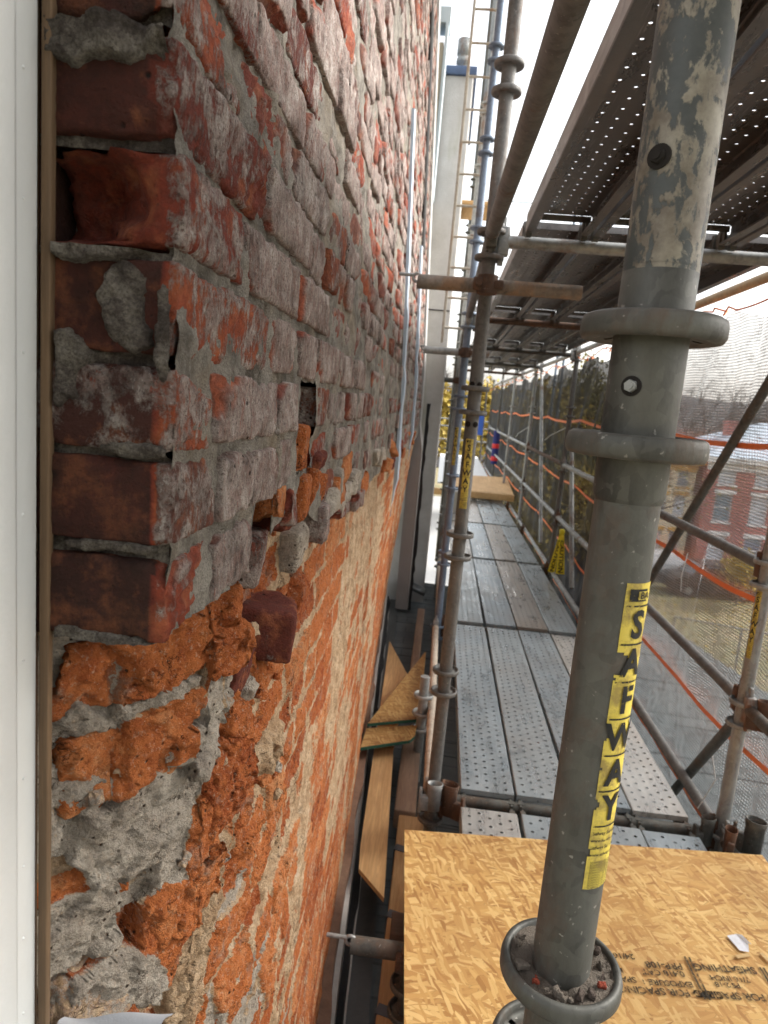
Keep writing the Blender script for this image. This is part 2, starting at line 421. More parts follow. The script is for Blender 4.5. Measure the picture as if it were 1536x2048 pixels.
def m_rubble():
    g = G('broken_core_masonry'); p = g.pos(); t = g.tint()   # r: orange brick, g: grey cement, b: per-piece random
    o = g.ramp(g.math('ADD', g.math('MULTIPLY', g.noise(p, 40, 9, .72), .75), g.math('MULTIPLY', t[2], .3)), [(.25, (.20, .048, .022)), (.42, (.46, .125, .040)), (.6, (.60, .195, .062)), (.78, (.68, .33, .15))])
    o = g.mix(g.ramp(g.noise(p, 150, 6, .7), [(.32, .65), (.5, 0)]), o, (.20, .035, .014))
    o = g.mix(g.ramp(g.noise(p, 21, 8, .7), [(.56, 0), (.68, .7)]), o, (.30, .235, .185))
    b = g.ramp(g.noise(g.vmul(p, (1, 1, 1.4)), 26, 10, .75), [(.27, (.15, .095, .06)), (.42, (.48, .31, .175)), (.55, (.68, .49, .31)), (.72, (.76, .62, .46))])
    b = g.mix(g.ramp(g.noise(p, 210, 5, .7), [(.34, .55), (.52, 0)]), b, (.20, .13, .085))
    c = g.ramp(g.noise(p, 30, 10, .75), [(.26, (.20, .160, .125)), (.42, (.40, .34, .275)), (.55, (.54, .47, .385)), (.72, (.70, .63, .53))])
    c = g.mix(g.ramp(g.noise(p, 260, 4, .7), [(.34, .5), (.5, 0)]), c, (.13, .12, .11))
    brk = g.math('MULTIPLY', g.math('SUBTRACT', g.noise(p, 85, 7, .75), .5), 1.3)
    mo = g.ramp(g.math('ADD', t[0], brk), [(.44, 0), (.56, 1)]); mg = g.ramp(g.math('ADD', t[1], brk), [(.44, 0), (.56, 1)])
    col = g.mix(mo, b, o); col = g.mix(mg, col, c)
    pit = g.math('MULTIPLY', g.ramp(g.vor(p, 88, 'Distance'), [(.06, 1), (.20, 0)]), g.ramp(g.sep(g.vor(p, 88))[0], [(.55, 0), (.60, 1)]))
    crk = g.ramp(g.math('ABSOLUTE', g.math('SUBTRACT', g.noise(g.vmul(p, (1, .7, 1.2)), 24, 6, .65, .8), .5)), [(.0, .85), (.012, 0)]); crk = g.math('MULTIPLY', crk, g.ramp(g.noise(p, 14, 3), [(.48, 0), (.56, 1)]))
    dk = g.math('MAXIMUM', pit, crk); col = g.mix(dk, col, (.045, .022, .013))
    gr = g.ramp(g.noise(p, 190, 5, .8), [(.56, 0), (.64, .55)]); col = g.mix(gr, col, (.66, .50, .36))
    h = g.math('ADD', g.noise(p, 120, 10, .75), g.math('MULTIPLY', g.noise(p, 480, 4, .7), .4)); h = g.math('SUBTRACT', h, g.math('MULTIPLY', dk, .7))
    h = g.math('ADD', h, g.math('MULTIPLY', g.ramp(g.vor(p, 120, 'Distance'), [(.0, 0), (.3, 1)]), .25))
    return g.done(col, .96, 0, g.bump(h, 1.0, .010), .12)
def m_jamb_mortar():
    g = G('shaded_jamb_mortar'); p = g.pos()  # mortar of the jamb face, the reveal's shade put into its colour
    col = g.ramp(g.noise(p, 17, 9, .75), [(.33, (.035, .028, .024)), (.47, (.12, .10, .085)), (.58, (.29, .26, .215)), (.72, (.42, .385, .33))])
    col = g.mix(g.ramp(g.noise(p, 420, 3, .7), [(.36, .6), (.55, 0)]), col, (.05, .042, .036))
    return g.done(col, .97, 0, g.bump(g.math('ADD', g.noise(p, 120, 9, .8), g.math('MULTIPLY', g.noise(p, 480, 3), .4)), 1.0, .008), .1)
MAT_BRICK, MAT_MORTAR, MAT_RUBBLE, MAT_JAMB_MORTAR = m_brick(), m_mortar(), m_rubble(), m_jamb_mortar()

# ------------------------------------------------------------------ brick wall
WALL_END = 6.1
def xf(y, z):      # outer face of the old wall: it leans back with height
    return -0.178 - .004 * (y - .46) - .052 * np.maximum(0, np.asarray(z, float) - .03) + .010 * np.sin(y * 1.7 + 1.0) * np.minimum(1, np.maximum(0, y - .8))
def zcut(y):       # ragged line under which the outer bricks have come away
    y = np.asarray(y, float)
    return -.175 + .085 * np.exp(-((y - .86) / .16) ** 2) + .03 * np.exp(-((y - 1.35) / .25) ** 2) - .012 * np.maximum(0, y - 1.5)
CH = .0665
ZJ0 = .0135
wall = thing('brick_wall', (-.25, 3.2, -1.95), 'long old brick wall, grey weathered above and broken orange below, left of the scaffold', 'brick wall')
rs = np.random.default_rng(5)
layout = {-3: [.445, .54, .672], -2: [.445, .548, .648, .755], -1: [.445, .526, .631, .739, .842],
          0: [.445, .700, .835, .95], 1: [.445, .598, .830], 2: [.445, .68, .90], 3: [.445, .60, .80]}
bricks = []
for k in range(-4, 56):
    z0, z1 = ZJ0 + k * CH, ZJ0 + (k + 1) * CH
    header = (k % 6 == 2) or k in (-3, -2)
    ys = list(layout.get(k, [.445, .445 + (.105 if k % 2 else .21)]))
    hand = len(ys) - 1
    if k in (-1, -2): ys += ([.975] if k == -1 else [.85, .975])
    while ys[-1] < WALL_END:
        L = (.104 if header else .212) * rs.uniform(.95, 1.05)
        if not header and rs.random() < .10: L *= .5
        ys.append(ys[-1] + L)
    ys[-1] = min(ys[-1], WALL_END) if WALL_END - ys[-2] > .04 else WALL_END
    for i in range(len(ys) - 1):
        if ys[i + 1] - ys[i] < .02: continue
        yc, zc = (ys[i] + ys[i + 1]) / 2, (z0 + z1) / 2
        if (k == -1 and abs(yc - .9135) < .03) or (k == -2 and .84 < yc < .97): continue           # the missing brick
        if zc < float(zcut(yc)) and not (i < hand and k >= -3): continue
        if k == -4: continue
        if zc > .42 * yc + .62 + .1: continue                    # above the top of the frame
        bricks.append((k, i, ys[i], ys[i + 1], z0, z1, i == 0))
bricks.sort(key=lambda b: (b[2] + b[3]) / 2 + .12 * abs(b[4]))
def brick_geom(b, q):
    k, i, y0, y1, z0, z1, corner = b
    yc, zc = (y0 + y1) / 2, (z0 + z1) / 2; d = max(yc, .46)
    r = np.random.default_rng(1000 + (k + 10) * 997 + i * 13)
    jv = (.0032 if b[3] - b[2] < .12 else .0048) if d < 2 else .006
    hy, hz = (y1 - y0) / 2 - jv, (z1 - z0) / 2 - .0034 - r.uniform(0, .0014)
    hx = .05
    prot = float(np.clip(r.normal(0, .0022 if d < 1 else .0034), -.006, .0055))
    if d > 1.0 and r.random() < .22: prot -= r.uniform(.004, .014)
    ny = int(np.clip(2 * hy / (.0038 * max(1, d / .5) ** 1.5), 3, 54)); nz = int(np.clip(2 * hz / (.0032 * d / .46), 3, 18)); nx = int(np.clip(.1 / (.006 * d / .46), 2, 16)) if corner else int(np.clip(.05 / (.006 * d / .46), 2, 8))
    cuts = []
    spall = r.random()
    nchip = r.integers(1, 4) if d < 1.0 else r.integers(1, 4)
    if y1 - y0 < .12: nchip = min(nchip, 1)
    for _ in range(nchip):
        sy, sz = r.choice((-1, 1)), r.choice((-1, 1))
        n_ = np.array((r.uniform(.5, 1.2), sy * r.uniform(.1, 1.2), sz * r.uniform(.1, 1.2))); n_ /= np.linalg.norm(n_)
        cuts.append((n_, abs(n_[0]) * hx + abs(n_[1]) * hy + abs(n_[2]) * hz - r.uniform(.006, .017) * (1 if d < 1 else 1.4)))
    if spall < (.10 if d < .9 else .28):                          # whole face scaled off at a slant
        n_ = np.array((1, r.uniform(-.16, .16), r.uniform(-.35, .35))); n_ /= np.linalg.norm(n_)
        cuts.append((n_, n_[0] * hx - r.uniform(.001, .008)))
    if corner and k == 1: cuts = []
    V, F, chip = rough_block((0, 0, 0), (hx, hy, hz), (nx, ny, nz), .0032, .0032, 40, 31 + (k * 57 + i * 7) % 900, cuts, fine=.0014)
    if corner and k == 1:
        wn_ = fbm(V * 45, 611, 4); bw = np.clip((.030 - V[:, 0]) / .045 + .35 * wn_, 0, 1) * np.clip(1.15 - np.abs(V[:, 2] / hz) ** 3 + .25 * wn_, 0, 1) * (V[:, 1] < -hy * .3)
        V[:, 1] += bw * (.042 + .012 * fbm(V * 70, 612, 4, ridge=True)); chip = np.maximum(chip, (bw > .05) * 1.0)
    ang = r.normal(0, .012 if d < 1 else .02); tl = r.normal(0, .02)
    ca, sa = math.cos(ang), math.sin(ang)
    V = np.stack([V[:, 0] * ca - V[:, 1] * sa, V[:, 0] * sa + V[:, 1] * ca, V[:, 2]], 1)
    V[:, 0] += V[:, 2] * tl
    V += np.array((float(xf(yc, zc)) - hx + prot, yc, zc + r.normal(0, .0012)))
    hue = r.choice([0.05, .25, .3, .4, .45, .55, .7, .95]) + r.uniform(-.06, .06)
    wth = float(np.clip(r.normal(.74, .10), .45, .95)) if r.random() < .70 else float(r.uniform(.22, .55))
    if corner: wth = .35
    pass
    if k == -1 and .63 < yc < .85: wth = .85
    if d < .86 and not corner and zc < .09: wth = max(wth, .70)
    T = np.stack([np.full(len(V), np.clip(hue, 0, 1)), np.full(len(V), wth), chip * .9], 1)
    if corner:                                                     # jamb end: its shade painted in through a darker, rawer tint
        jm = np.clip((.018 - (V[:, 1] - y0 - jv)) / .01, 0, 1) * (V[:, 0] < float(xf(yc, zc)) - .012)
        T[:, 1] = T[:, 1] * (1 - jm) + jm * {-3: .04, -2: .0, -1: .32, 0: .05, 1: .12, 2: .06, 3: .03}.get(k, .05)
        T[:, 0] = T[:, 0] * (1 - jm) + jm * {-3: .0, -2: .06, -1: .0, 0: .05, 1: .35, 2: .08}.get(k, .05)
    return V, F, T
stuff = MB()
NB = 0
for q, b in enumerate(bricks):
    V, F, T = brick_geom(b, q)
    if q < 280:
        m = MB(); m.add(V, F, 0, True, T); m.build('brick', MAT_BRICK, wall); NB += 1
    else: stuff.add(V, F, 0, True, T)
o = stuff.build('distant_bricks', MAT_BRICK, wall); o['kind'] = 'stuff'

# mortar bed behind and between the bricks, squeezed out unevenly
def mortar_sheet(y0, y1, z0f, z1f, dyk, dzk, name):
    ys = [y0]
    while ys[-1] < y1: ys.append(ys[-1] + max(.0042, dyk * ys[-1]))
    m = MB(); ys = np.array(ys); zs = np.linspace(0, 1, dzk)
    Y, T = np.meshgrid(ys, zs, indexing='ij'); Zl = z0f(Y); Zh = z1f(Y); Z = Zl + (Zh - Zl) * T
    P = np.stack([np.zeros(Y.size), Y.ravel(), Z.ravel()], 1)
    X = xf(P[:, 1], P[:, 2]) - .0040 - .003 * np.clip((P[:, 2] - .1) / .2, 0, 1) + .0075 * fbm(P * 26, 71, 4) + .003 * fbm(P * 120, 72, 3) - .006 * np.clip(fbm(P * 9, 77, 3) * 2, 0, 1)
    yq = (ys[:-1] + ys[1:])[:, None] / 2 + np.zeros((1, dzk - 1)); zq = (Z[:-1, :-1] + Z[1:, 1:]) / 2
    keep = ~((np.abs(yq - .912) < .058) & (zq < ZJ0 + .002) & (zq > ZJ0 - 1.75 * CH))
    P[:, 0] = X
    m.grid(P, len(ys), dzk, 0, True, flip=False, mask=keep.ravel())
    return m.build(name, MAT_MORTAR, wall)
mortar_sheet(.452, 1.35, lambda y: np.where(y < .672, -.183, np.where(y < .76, -.116, zcut(y) - .05)), lambda y: .42 * y + .70, .011, 240, 'mortar_bed')
mortar_sheet(1.35, WALL_END, lambda y: zcut(y) - .06, lambda y: .42 * y + .78, .016, 150, 'mortar_bed')

# mortar bed of the jamb face (the reveal next to the window frame), squeezed out over the brick ends in places
nu, nv = 70, 330
X, Z = np.meshgrid(np.linspace(-.312, -.1832, nu), np.linspace(-.186, .52, nv), indexing='ij'); q = np.stack([X.ravel(), Z.ravel(), X.ravel() * 0], 1)
hgt = .4575 + .004 * fbm(q * 40, 81, 4) + .0014 * fbm(q * 160, 82, 3)
for i, (cx, cz, rx, rz, lift) in enumerate(((-.235, .205, .060, .017, .017), (-.25, .083, .06, .010, .014), (-.214, .048, .020, .034, .012), (-.262, .004, .030, .026, .016), (-.203, -.048, .030, .006, .010),
                               (-.240, .098, .018, .014, .020), (-.235, -.186, .055, .008, .014), (-.188, .032, .006, .034, .013), (-.225, -.117, .034, .005, .011), (-.272, .145, .014, .02, .010), (-.29, .28, .02, .04, .012), (-.20, .315, .03, .012, .012))):
    d = np.sqrt(((q[:, 0] - cx) / rx) ** 2 + ((q[:, 1] - cz) / rz) ** 2) + .55 * fbm(q * 45 + i, 83 + i, 4)
    k = np.clip((1 - d) / .16, 0, 1) * np.clip((q[:, 0] + .266) / .006, 0, 1); hgt = hgt - k * (lift * .8 + .0045 * fbm(q * 55, 90 + i, 4, ridge=True) + .002 * fbm(q * 170, 91, 3))
xm = (X[:-1, :-1] + X[1:, 1:]) / 2; zm = (Z[:-1, :-1] + Z[1:, 1:]) / 2; keepj = ~((xm < -.186) & (np.abs(zm - .1135) < .0305))
m = MB(); m.grid(np.stack([q[:, 0] - .05 * np.maximum(0, q[:, 1] - .03), hgt, q[:, 1]], 1), nu, nv, 0, True, mask=keepj.ravel()); m.build('mortar_bed', MAT_JAMB_MORTAR, wall)
# dark packing behind the jamb so no light leaks
MAT_DARK = m_plain('dark_void', (.02, .017, .015), .95)
m = MB(); m.box((-.42, .478, -.19), (-.285, .60, .9)); m.box((-.50, .62, -1.95), (-.45, 6.1, 3.8)); m.build('wall_backing', m_plain('inner_brick', (.055, .024, .018), .95, .5, 40, bump=.8), wall)

# ------------------------------------------------------------------ broken core under the lost outer bricks
SLOPE_A, SLOPE_B = np.array((-.31, .43)), np.array((-.205, .60))
SD = (SLOPE_B - SLOPE_A); SL = np.linalg.norm(SD); SD /= SL
def core_base(s, z):
    """plan position of the broken face for arc length s (bends from the jamb slope into the wall face)"""
    t = np.clip((-.2 - z) / 1.7, 0, 1)
    y = np.where(s < SL, SLOPE_A[1] + SD[1] * s, SLOPE_B[1] + (s - SL))
    xw = -.204 - .004 * (y - .6) + t * (.095 - .042 * (y - .0))
    k = np.clip((y - .60) / .15, 0, 1)
    xs_ = np.where(s < SL, SLOPE_A[0] + SD[0] * s, -.205)
    x = xs_ * (1 - k) + xw * k
    nx = np.where(s < SL, SD[1], SD[1] + (1 - SD[1]) * k); ny = np.where(s < SL, -SD[0], -SD[0] * (1 - k))
    return x, y, nx, ny
BLOBS = [  # s, z, rs, rz, type(1 orange 2 grey cement 3 beige 4 dull dark), lift, tilt
    (.125, -.236, .105, .032, 1, .020, .10), (.138, -.277, .060, .0065, 2, .012, .12), (.138, -.318, .074, .036, 1, .018, .10), (.060, -.345, .040, .05, 4, .006, 0),
    (.135, -.392, .060, .045, 2, .018, .2), (.178, -.450, .030, .040, 2, .010, .5), (.235, -.425, .055, .045, 1, .016, .4), (.215, -.33, .03, .05, 2, .012, .6),
    (.172, -.520, .040, .050, 1, .016, 0), (.110, -.540, .050, .035, 4, .020, -.3), (.07, -.46, .05, .04, 4, .010, 0), (.21, -.60, .035, .06, 3, .006, 0), (.26, -.52, .03, .07, 3, .0, 0), (.30, -.36, .035, .04, 1, .014, 0),
    (.34, -.47, .02, .10, 1, .006, 0), (.27, -.30, .03, .025, 2, .012, .3), (.38, -.33, .04, .03, 1, .012, 0), (.06, -.26, .05, .06, 4, .0, 0)]
def core_mesh(s_edges, zcount, zlo, zhi_off, name):
    S = np.array(s_edges); nz = zcount
    T = np.linspace(0, 1, nz)
    Sg, Tg = np.meshgrid(S, T, indexing='ij')
    yy = core_base(Sg, np.full_like(Sg, -.3))[1]
    zt = np.where(Sg < SL, -.195 + .02, zcut(yy) + zhi_off)
    Z = zt + (zlo(yy) - zt) * Tg
    s, z = Sg.ravel(), Z.ravel()
    x, y, nx, ny = core_base(s, z)
    q = np.stack([s, z, s * 0], 1)
    far = np.clip((y - .75) / .6, 0, 1)
    # warped courses of broken brick
    zw = z + .010 * fbm(q * 7, 201, 3); sw = s + .012 * fbm(q * 9, 202, 3)
    row = np.floor(zw / CH); fz = zw / CH - row
    Lb = np.where(_hash(row.astype(np.int64), row.astype(np.int64) * 0, row.astype(np.int64) * 0, 9) > .5, .21, .105)
    sb = sw / Lb + _hash(row.astype(np.int64), row.astype(np.int64), row.astype(np.int64) * 0, 3); col = np.floor(sb); fs = sb - col
    h1 = _hash(row.astype(np.int64), col.astype(np.int64), np.full(len(s), 5, np.int64), 21); h2 = _hash(row.astype(np.int64), col.astype(np.int64), np.full(len(s), 6, np.int64), 22)
    edge = np.minimum(np.minimum(fz, 1 - fz) * CH, np.minimum(fs, 1 - fs) * Lb)
    e = edge + .006 * fbm(q * 45, 203, 3)
    inb = np.clip((e - .006) / .004, 0, 1)
    smear = np.clip(.5 + fbm(q * np.array((5.0, 4.0, 1)), 204, 4) * 2.4 + .10, 0, 1)             # mortar smeared over the brick
    smear2 = np.clip(fbm(q * np.array((3.0, 8.0, 1)) + 9, 205, 4) * 3 - .35, 0, 1)
    orange = inb * np.clip(1.25 - smear, 0, 1) * (h2 > .18)
    lowb = np.clip((-.75 - z) / .5, 0, 1) * far
    orange = np.clip(orange + .55 * np.clip(fbm(q * np.array((4, 1.2, 1)) + 3, 207, 4) * 2.6 + lowb * .9 + .12, 0, 1) * far, 0, 1)
    grey = smear2 * (1 - .6 * orange) * (1 - .72 * far)
    wu, wv = s + .006 * fbm(q * 30, 215, 3), z + .006 * fbm(q * 30, 216, 3)
    f1, _ = facets(wu, wv * 1.3, 26, 401); f2, c2 = facets(wu, wv, 62, 411); f3, _ = facets(wu, wv, 150, 421)
    frac = (.0050 * f1 + .0028 * f2 + .0011 * f3) * (1 - .72 * far)
    disp = inb * ((h1 - .5) * .030 * (1 - .55 * far)) - .004 + .006 * fbm(q * 18, 206, 5) + frac * (.35 + .75 * inb) + .0022 * fbm(q * 170, 209, 3)
    disp = disp * (1 - .45 * far)
    rnd = h1.copy()
    for bi, (bs, bz, rs_, rz_, ty, lift, tilt) in enumerate(BLOBS):
        ds = s - bs; dz = (z - bz) - tilt * ds
        d = np.maximum(np.abs(ds) / rs_, np.abs(dz) / rz_) * .6 + .4 * np.sqrt((ds / rs_) ** 2 + (dz / rz_) ** 2)
        d = d + .30 * fbm(q * 38 + bi, 220 + bi, 4)
        k = np.clip((1.0 - d) / .045, 0, 1)
        facet = 1.15 * frac + .003 * fbm(q * 75, 241 + bi, 4) + .0016 * fbm(q * 260, 242, 3)
        disp = disp * (1 - k) + k * (lift * .75 + facet)
        orange = orange * (1 - k) + k * {1: 1, 2: 0, 3: .05, 4: .35}[ty]; grey = grey * (1 - k) + k * {1: 0, 2: 1, 3: 0, 4: .75}[ty]
        rnd = rnd * (1 - k) + k * {1: .55, 2: .5, 3: .5, 4: .0}[ty]
    # tucks in under the surviving bricks
    tuck = np.clip(1 - Tg.ravel() * 18, 0, 1)
    disp = disp - tuck * .012 * np.clip((y - .55) / .1, 0, 1)
    P = np.stack([x + nx * disp, y + ny * disp, z + .3 * disp * fbm(q * 20, 260, 2)], 1)
    m = MB(); m.grid(P, len(S), nz, 0, True, np.stack([orange, grey, rnd], 1), flip=True)
    return m.build(name, MAT_RUBBLE, wall)
def smake(a, b, mn, k):
    L = [a]
    while L[-1] < b: L.append(L[-1] + max(mn, k * (L[-1] + .4)))
    return L
zl = lambda y: np.clip(-.2 - 1.15 * (y - .05), -1.93, -.66)
core_mesh(smake(0, .62, .0026, .0), 300, zl, .03, 'broken_core')
core_mesh(smake(.62, WALL_END - .43, .006, .0075), 330, zl, .03, 'broken_core')

# single broken bricks and mortar crumbs still sticking out of the core
def chunk(p, h, rot, seed, typ, name='broken_brick', cuts=3, rnd=.006):
    r = np.random.default_rng(seed); cc = []
    for _ in range(cuts):
        n_ = r.normal(0, 1, 3); n_ /= np.linalg.norm(n_); cc.append((n_, np.abs(n_ * np.array(h)).sum() * r.uniform(.45, .75)))
    V, F, ch = rough_block((0, 0, 0), h, (14, 16, 10) if typ != 'O' else (18, 60, 44), rnd if typ != 'O' else .010, .004 if typ != 'O' else .007, 45, seed, cc if typ != 'O' else cc[:2], fine=.0014)
    Mx = Matrix.Rotation(rot[2], 3, 'Z') @ Matrix.Rotation(rot[1], 3, 'Y') @ Matrix.Rotation(rot[0], 3, 'X')
    V = V @ np.array(Mx).T + np.array(p)
    m = MB()
    if typ in ('b', 'm'):   # weathered brick end / maroon
        T = np.stack([np.full(len(V), .28 if typ == 'b' else .12), np.full(len(V), .42 if typ == 'b' else .15), ch * .9], 1); mat = MAT_BRICK
    else:
        if typ == 'O':
            f1, _ = facets(V[:, 1] + .3 * V[:, 0], V[:, 2] + seed, 34, 500); f2, _ = facets(V[:, 1], V[:, 2] + .4 * V[:, 0] + seed, 85, 510)
            V = V + np.array([(.85, -.5, 0)]) * (.0055 * f1 + .0026 * f2)[:, None]
        o_, g_ = {'O': (1, 0), 'o': (1, 0), 'g': (0, 1), 's': (0, 0), 'd': (.5, .5)}[typ]
        T = np.tile((o_, g_, r.random()), (len(V), 1)); mat = MAT_RUBBLE
    m.add(V, F, 0, True, T); return m.build(name, mat, wall)
_ra = -.552
HERO = [((-.262, .560, -.238), (.034, .085, .030), (.02, .05, _ra), 101, 'O'), ((-.262, .556, -.318), (.034, .072, .034), (.05, .08, _ra), 102, 'O'), ((-.215, .640, -.262), (.030, .045, .024), (.1, .05, -.4), 103, 'O'), ((-.225, .605, -.500), (.030, .05, .045), (.1, .05, -.45), 104, 'O'), ((-.205, .665, -.41), (.025, .05, .045), (.3, .05, -.25), 105, 'O'), ((-.285, .500, -.535), (.04, .045, .035), (.2, .1, _ra), 106, 'd'),
        ((-.205, .80, -.285), (.045, .050, .032), (0, .1, .25), 1, 'm'), ((-.212, .655, -.222), (.03, .035, .022), (.2, 0, .1), 2, 'o'),
        ((-.215, .885, -.070), (.040, .030, .030), (0, .05, 0), 3, 'o'), ((-.213, .905, -.138), (.042, .034, .029), (.05, 0, .1), 4, 'o'),
        ((-.213, 1.03, -.118), (.04, .05, .034), (0, 0, .05), 5, 'm'), ((-.216, .95, -.215), (.035, .04, .030), (.1, .1, 0), 6, 'g'),
        ((-.222, .76, -.19), (.03, .04, .030), (0, .1, .2), 7, 'b'), ((-.212, 1.10, -.205), (.04, .05, .030), (0, 0, .1), 8, 'b'), ((-.208, .87, -.315), (.03, .04, .026), (0, .2, 0), 9, 'o'),
        ((-.215, .70, -.31), (.025, .03, .03), (.3, .2, 0), 10, 'm'), ((-.21, 1.22, -.17), (.04, .06, .028), (0, 0, 0), 11, 'o'), ((-.205, .73, -.345), (.02, .02, .022), (.2, .4, .1), 12, 'g'),
        ((-.212, 1.0, -.29), (.03, .05, .028), (0, .1, 0), 13, 'o'), ((-.21, 1.33, -.21), (.035, .07, .026), (0, 0, 0), 14, 'b'), ((-.208, .61, -.34), (.018, .05, .008), (.35, 0, .2), 15, 'g')]
for (p, h, ro, sd, ty) in HERO: chunk(p, h, ro, sd, ty)
r_ = np.random.default_rng(77)
for i in range(34):      # along the ragged lower edge
    y = .78 + 4.0 * (i / 34) ** 1.4 + r_.uniform(-.03, .03); zz = float(zcut(y)) - r_.uniform(-.02, .075)
    chunk((float(xf(y, zz)) - .034 + r_.uniform(-.012, .008), y, zz), (.04, r_.uniform(.035, .08), r_.uniform(.020, .029)), (r_.normal(0, .12), r_.normal(0, .1), r_.normal(0, .1)), 300 + i, r_.choice(['o', 'b', 'm', 'g', 'o']))
for i in range(26):      # pebbles of mortar and brick lodged in the slope
    s = r_.uniform(.08, .55); z = -.25 - r_.uniform(0, 1) ** 1.2 * .33
    x, y, nx, ny = [float(a) for a in core_base(np.array([s]), np.array([z]))]
    k = r_.uniform(.003, .008)
    chunk((x + nx * .008, y + ny * .008, z), (k * 1.3, k * 1.6, k), tuple(r_.uniform(-1, 1, 3)), 500 + i, r_.choice(['o', 'g', 's', 'd']), 'mortar_crumb', 4, .002)

# the facade goes on behind the camera, past the window: unseen, added to dim the jamb
m = MB(); m.box((-.60, -6.0, -1.95), (-.20, -1.25, 4.0)); m.build('unseen_rear_wall', MAT_BRICK, wall)
# ------------------------------------------------------------------ window frame beside the jamb
MAT_WHITE = m_plain('white_frame_paint', (.60, .61, .60), .45, .07, 14, bump=.12)
MAT_EDGEWOOD = m_wood('weathered_pine_edge', (.115, .068, .034), (.185, .115, .060), 2, 1.0)
win = thing('window_frame', (-.35, .40, -.75), 'white painted window frame with a bare wood edge beside the brick jamb', 'window frame')
m = MB(); m.bbox((-.3305, .432, .75), (.058, .0135, 1.55), .003); m.build('frame_post', MAT_WHITE, win)
m = MB(); m.bbox((-.324, .392, .75), (.060, .024, 1.55), .010); m.build('frame_stop', MAT_WHITE, win)
m = MB(); m.bbox((-.2675, .4475, .75), (.0034, .0035, 1.55), .001); m.bbox((-.33, .4475, .75), (.055, .0032, 1.55), .001); m.build('wood_strip', MAT_EDGEWOOD, win)
m = MB()
for i in range(14):
    z = .24 - i * .083 + .03 * math.sin(i * 7.1); m.lathe([(0, .0012), (.0012, .0008), (.0016, 0)], 8, 0, (0, 0, 0)); V = m.V[-1]; V[:] = np.stack([V[:, 2], V[:, 0], V[:, 1]], 1) * .9 + np.array((-.2727, .4285, z))
m.build('paint_drip', MAT_WHITE, win)
# torn grey flashing end at the foot of the jamb
MAT_LTGREY = m_plain('pale_felt', (.50, .51, .53), .8, .15, 60)
m = MB()
nu, nv = 26, 14; U, Vv = np.meshgrid(np.linspace(0, 1, nu), np.linspace(0, 1, nv), indexing='ij'); U = U.ravel(); Vv = Vv.ravel()
P = np.stack([-.262 + .088 * U, .452 - .05 * (1 - U) * 0 + .012 * Vv, -.520 + .020 * U ** 1.6 - .10 * Vv], 1)
P[:, 1] -= .006 * np.sin(U * 9) * Vv; P[:, 2] += .004 * fbm(P * 90, 3, 3)
m.grid(P, nu, nv)
P2 = np.stack([-.262 + .088 * U + .004 * Vv * U, .452 + .016 * Vv, -.520 + .020 * U ** 1.6 + .003 * np.sin(U * 7 + Vv * 4)], 1)
m.grid(P2, nu, nv); o = m.build('felt_flap', MAT_LTGREY); tag(o, 'torn pale grey felt flap at the foot of the broken brick jamb', 'felt flap')

# ------------------------------------------------------------------ scaffold materials
MAT_GALV = m_steel('dull_galvanised_tube', (.125, .124, .108), (.040, .039, .034), .50, rustcol=(.095, .062, .042), rough=.5, metal=.3)
MAT_GALV2 = m_steel('pale_galvanised_tube', (.36, .365, .35), (.17, .175, .17), .40, rough=.45, metal=.4)
MAT_BROWNT = m_steel('mud_stained_tube', (.165, .160, .150), (.07, .067, .062), .33, rustcol=(.12, .075, .05), rough=.6, metal=.25)
MAT_RUST = m_steel('rusted_clamp', (.115, .070, .048), (.05, .033, .026), .60, rustcol=(.13, .06, .03), rough=.8, metal=.2)
MAT_BLUE = m_steel('blue_grey_painted_tube', (.19, .24, .31), (.10, .13, .18), .30, rustcol=(.10, .07, .05), rough=.45, metal=.2)
def m_cream():
    g = G('worn_cream_paint'); v = g.obj(); vs = g.vmul(v, (1, 1, .55))
    w = g.noise(vs, 62, 9, .68, .25); big = g.noise(vs, 17, 4, .6)
    k = g.ramp(g.math('ADD', g.math('MULTIPLY', w, .65), g.math('MULTIPLY', big, .35)), [(.488, 0), (.515, 1)])
    cream = g.mix(g.ramp(g.noise(v, 28, 9, .75), [(.36, 0), (.62, 1)]), (.31, .285, .225), (.15, .125, .095)); dk = g.mix(g.noise(v, 120, 4), (.045, .052, .05), (.10, .105, .10))
    col = g.mix(k, cream, dk)
    return g.done(col, .55, .15, g.bump(g.math('SUBTRACT', 1.0, k), .4, .0012))
MAT_CREAM = m_cream()
MAT_BLACK = m_plain('black_print', (.018, .018, .017), .6, .2)
def m_worn():
    g = G('worn_black_print'); v = g.pos(); k = g.ramp(g.math('ADD', g.math('MULTIPLY', g.noise(v, 150, 7, .75), .6), g.math('MULTIPLY', g.noise(v, 38, 4), .4)), [(.40, 0), (.44, 1)])
    return g.done((.02, .02, .019), .6, 0, None, .3, alpha=k)
MAT_WORN = m_worn()
def m_sticker():
    g = G('yellow_sticker'); v = g.pos()
    n1 = g.noise(v, 90, 8, .7); col = g.mix(n1, (.62, .47, .05), (.74, .60, .12))
    d = g.ramp(g.noise(v, 210, 6, .7, 1.0), [(.60, 0), (.68, 1)]); col = g.mix(g.math('MULTIPLY', d, .8), col, (.20, .12, .04))
    d2 = g.ramp(g.noise(v, 55, 5, .7), [(.47, 0), (.62, .8)]); col = g.mix(d2, col, (.27, .19, .06))
    return g.done(col, .5, 0, g.bump(n1, .3, .001))
MAT_STICK = m_sticker()
MAT_DIRT = m_plain('mortar_dust', (.15, .125, .10), .97, .4, 90, bump=.8)

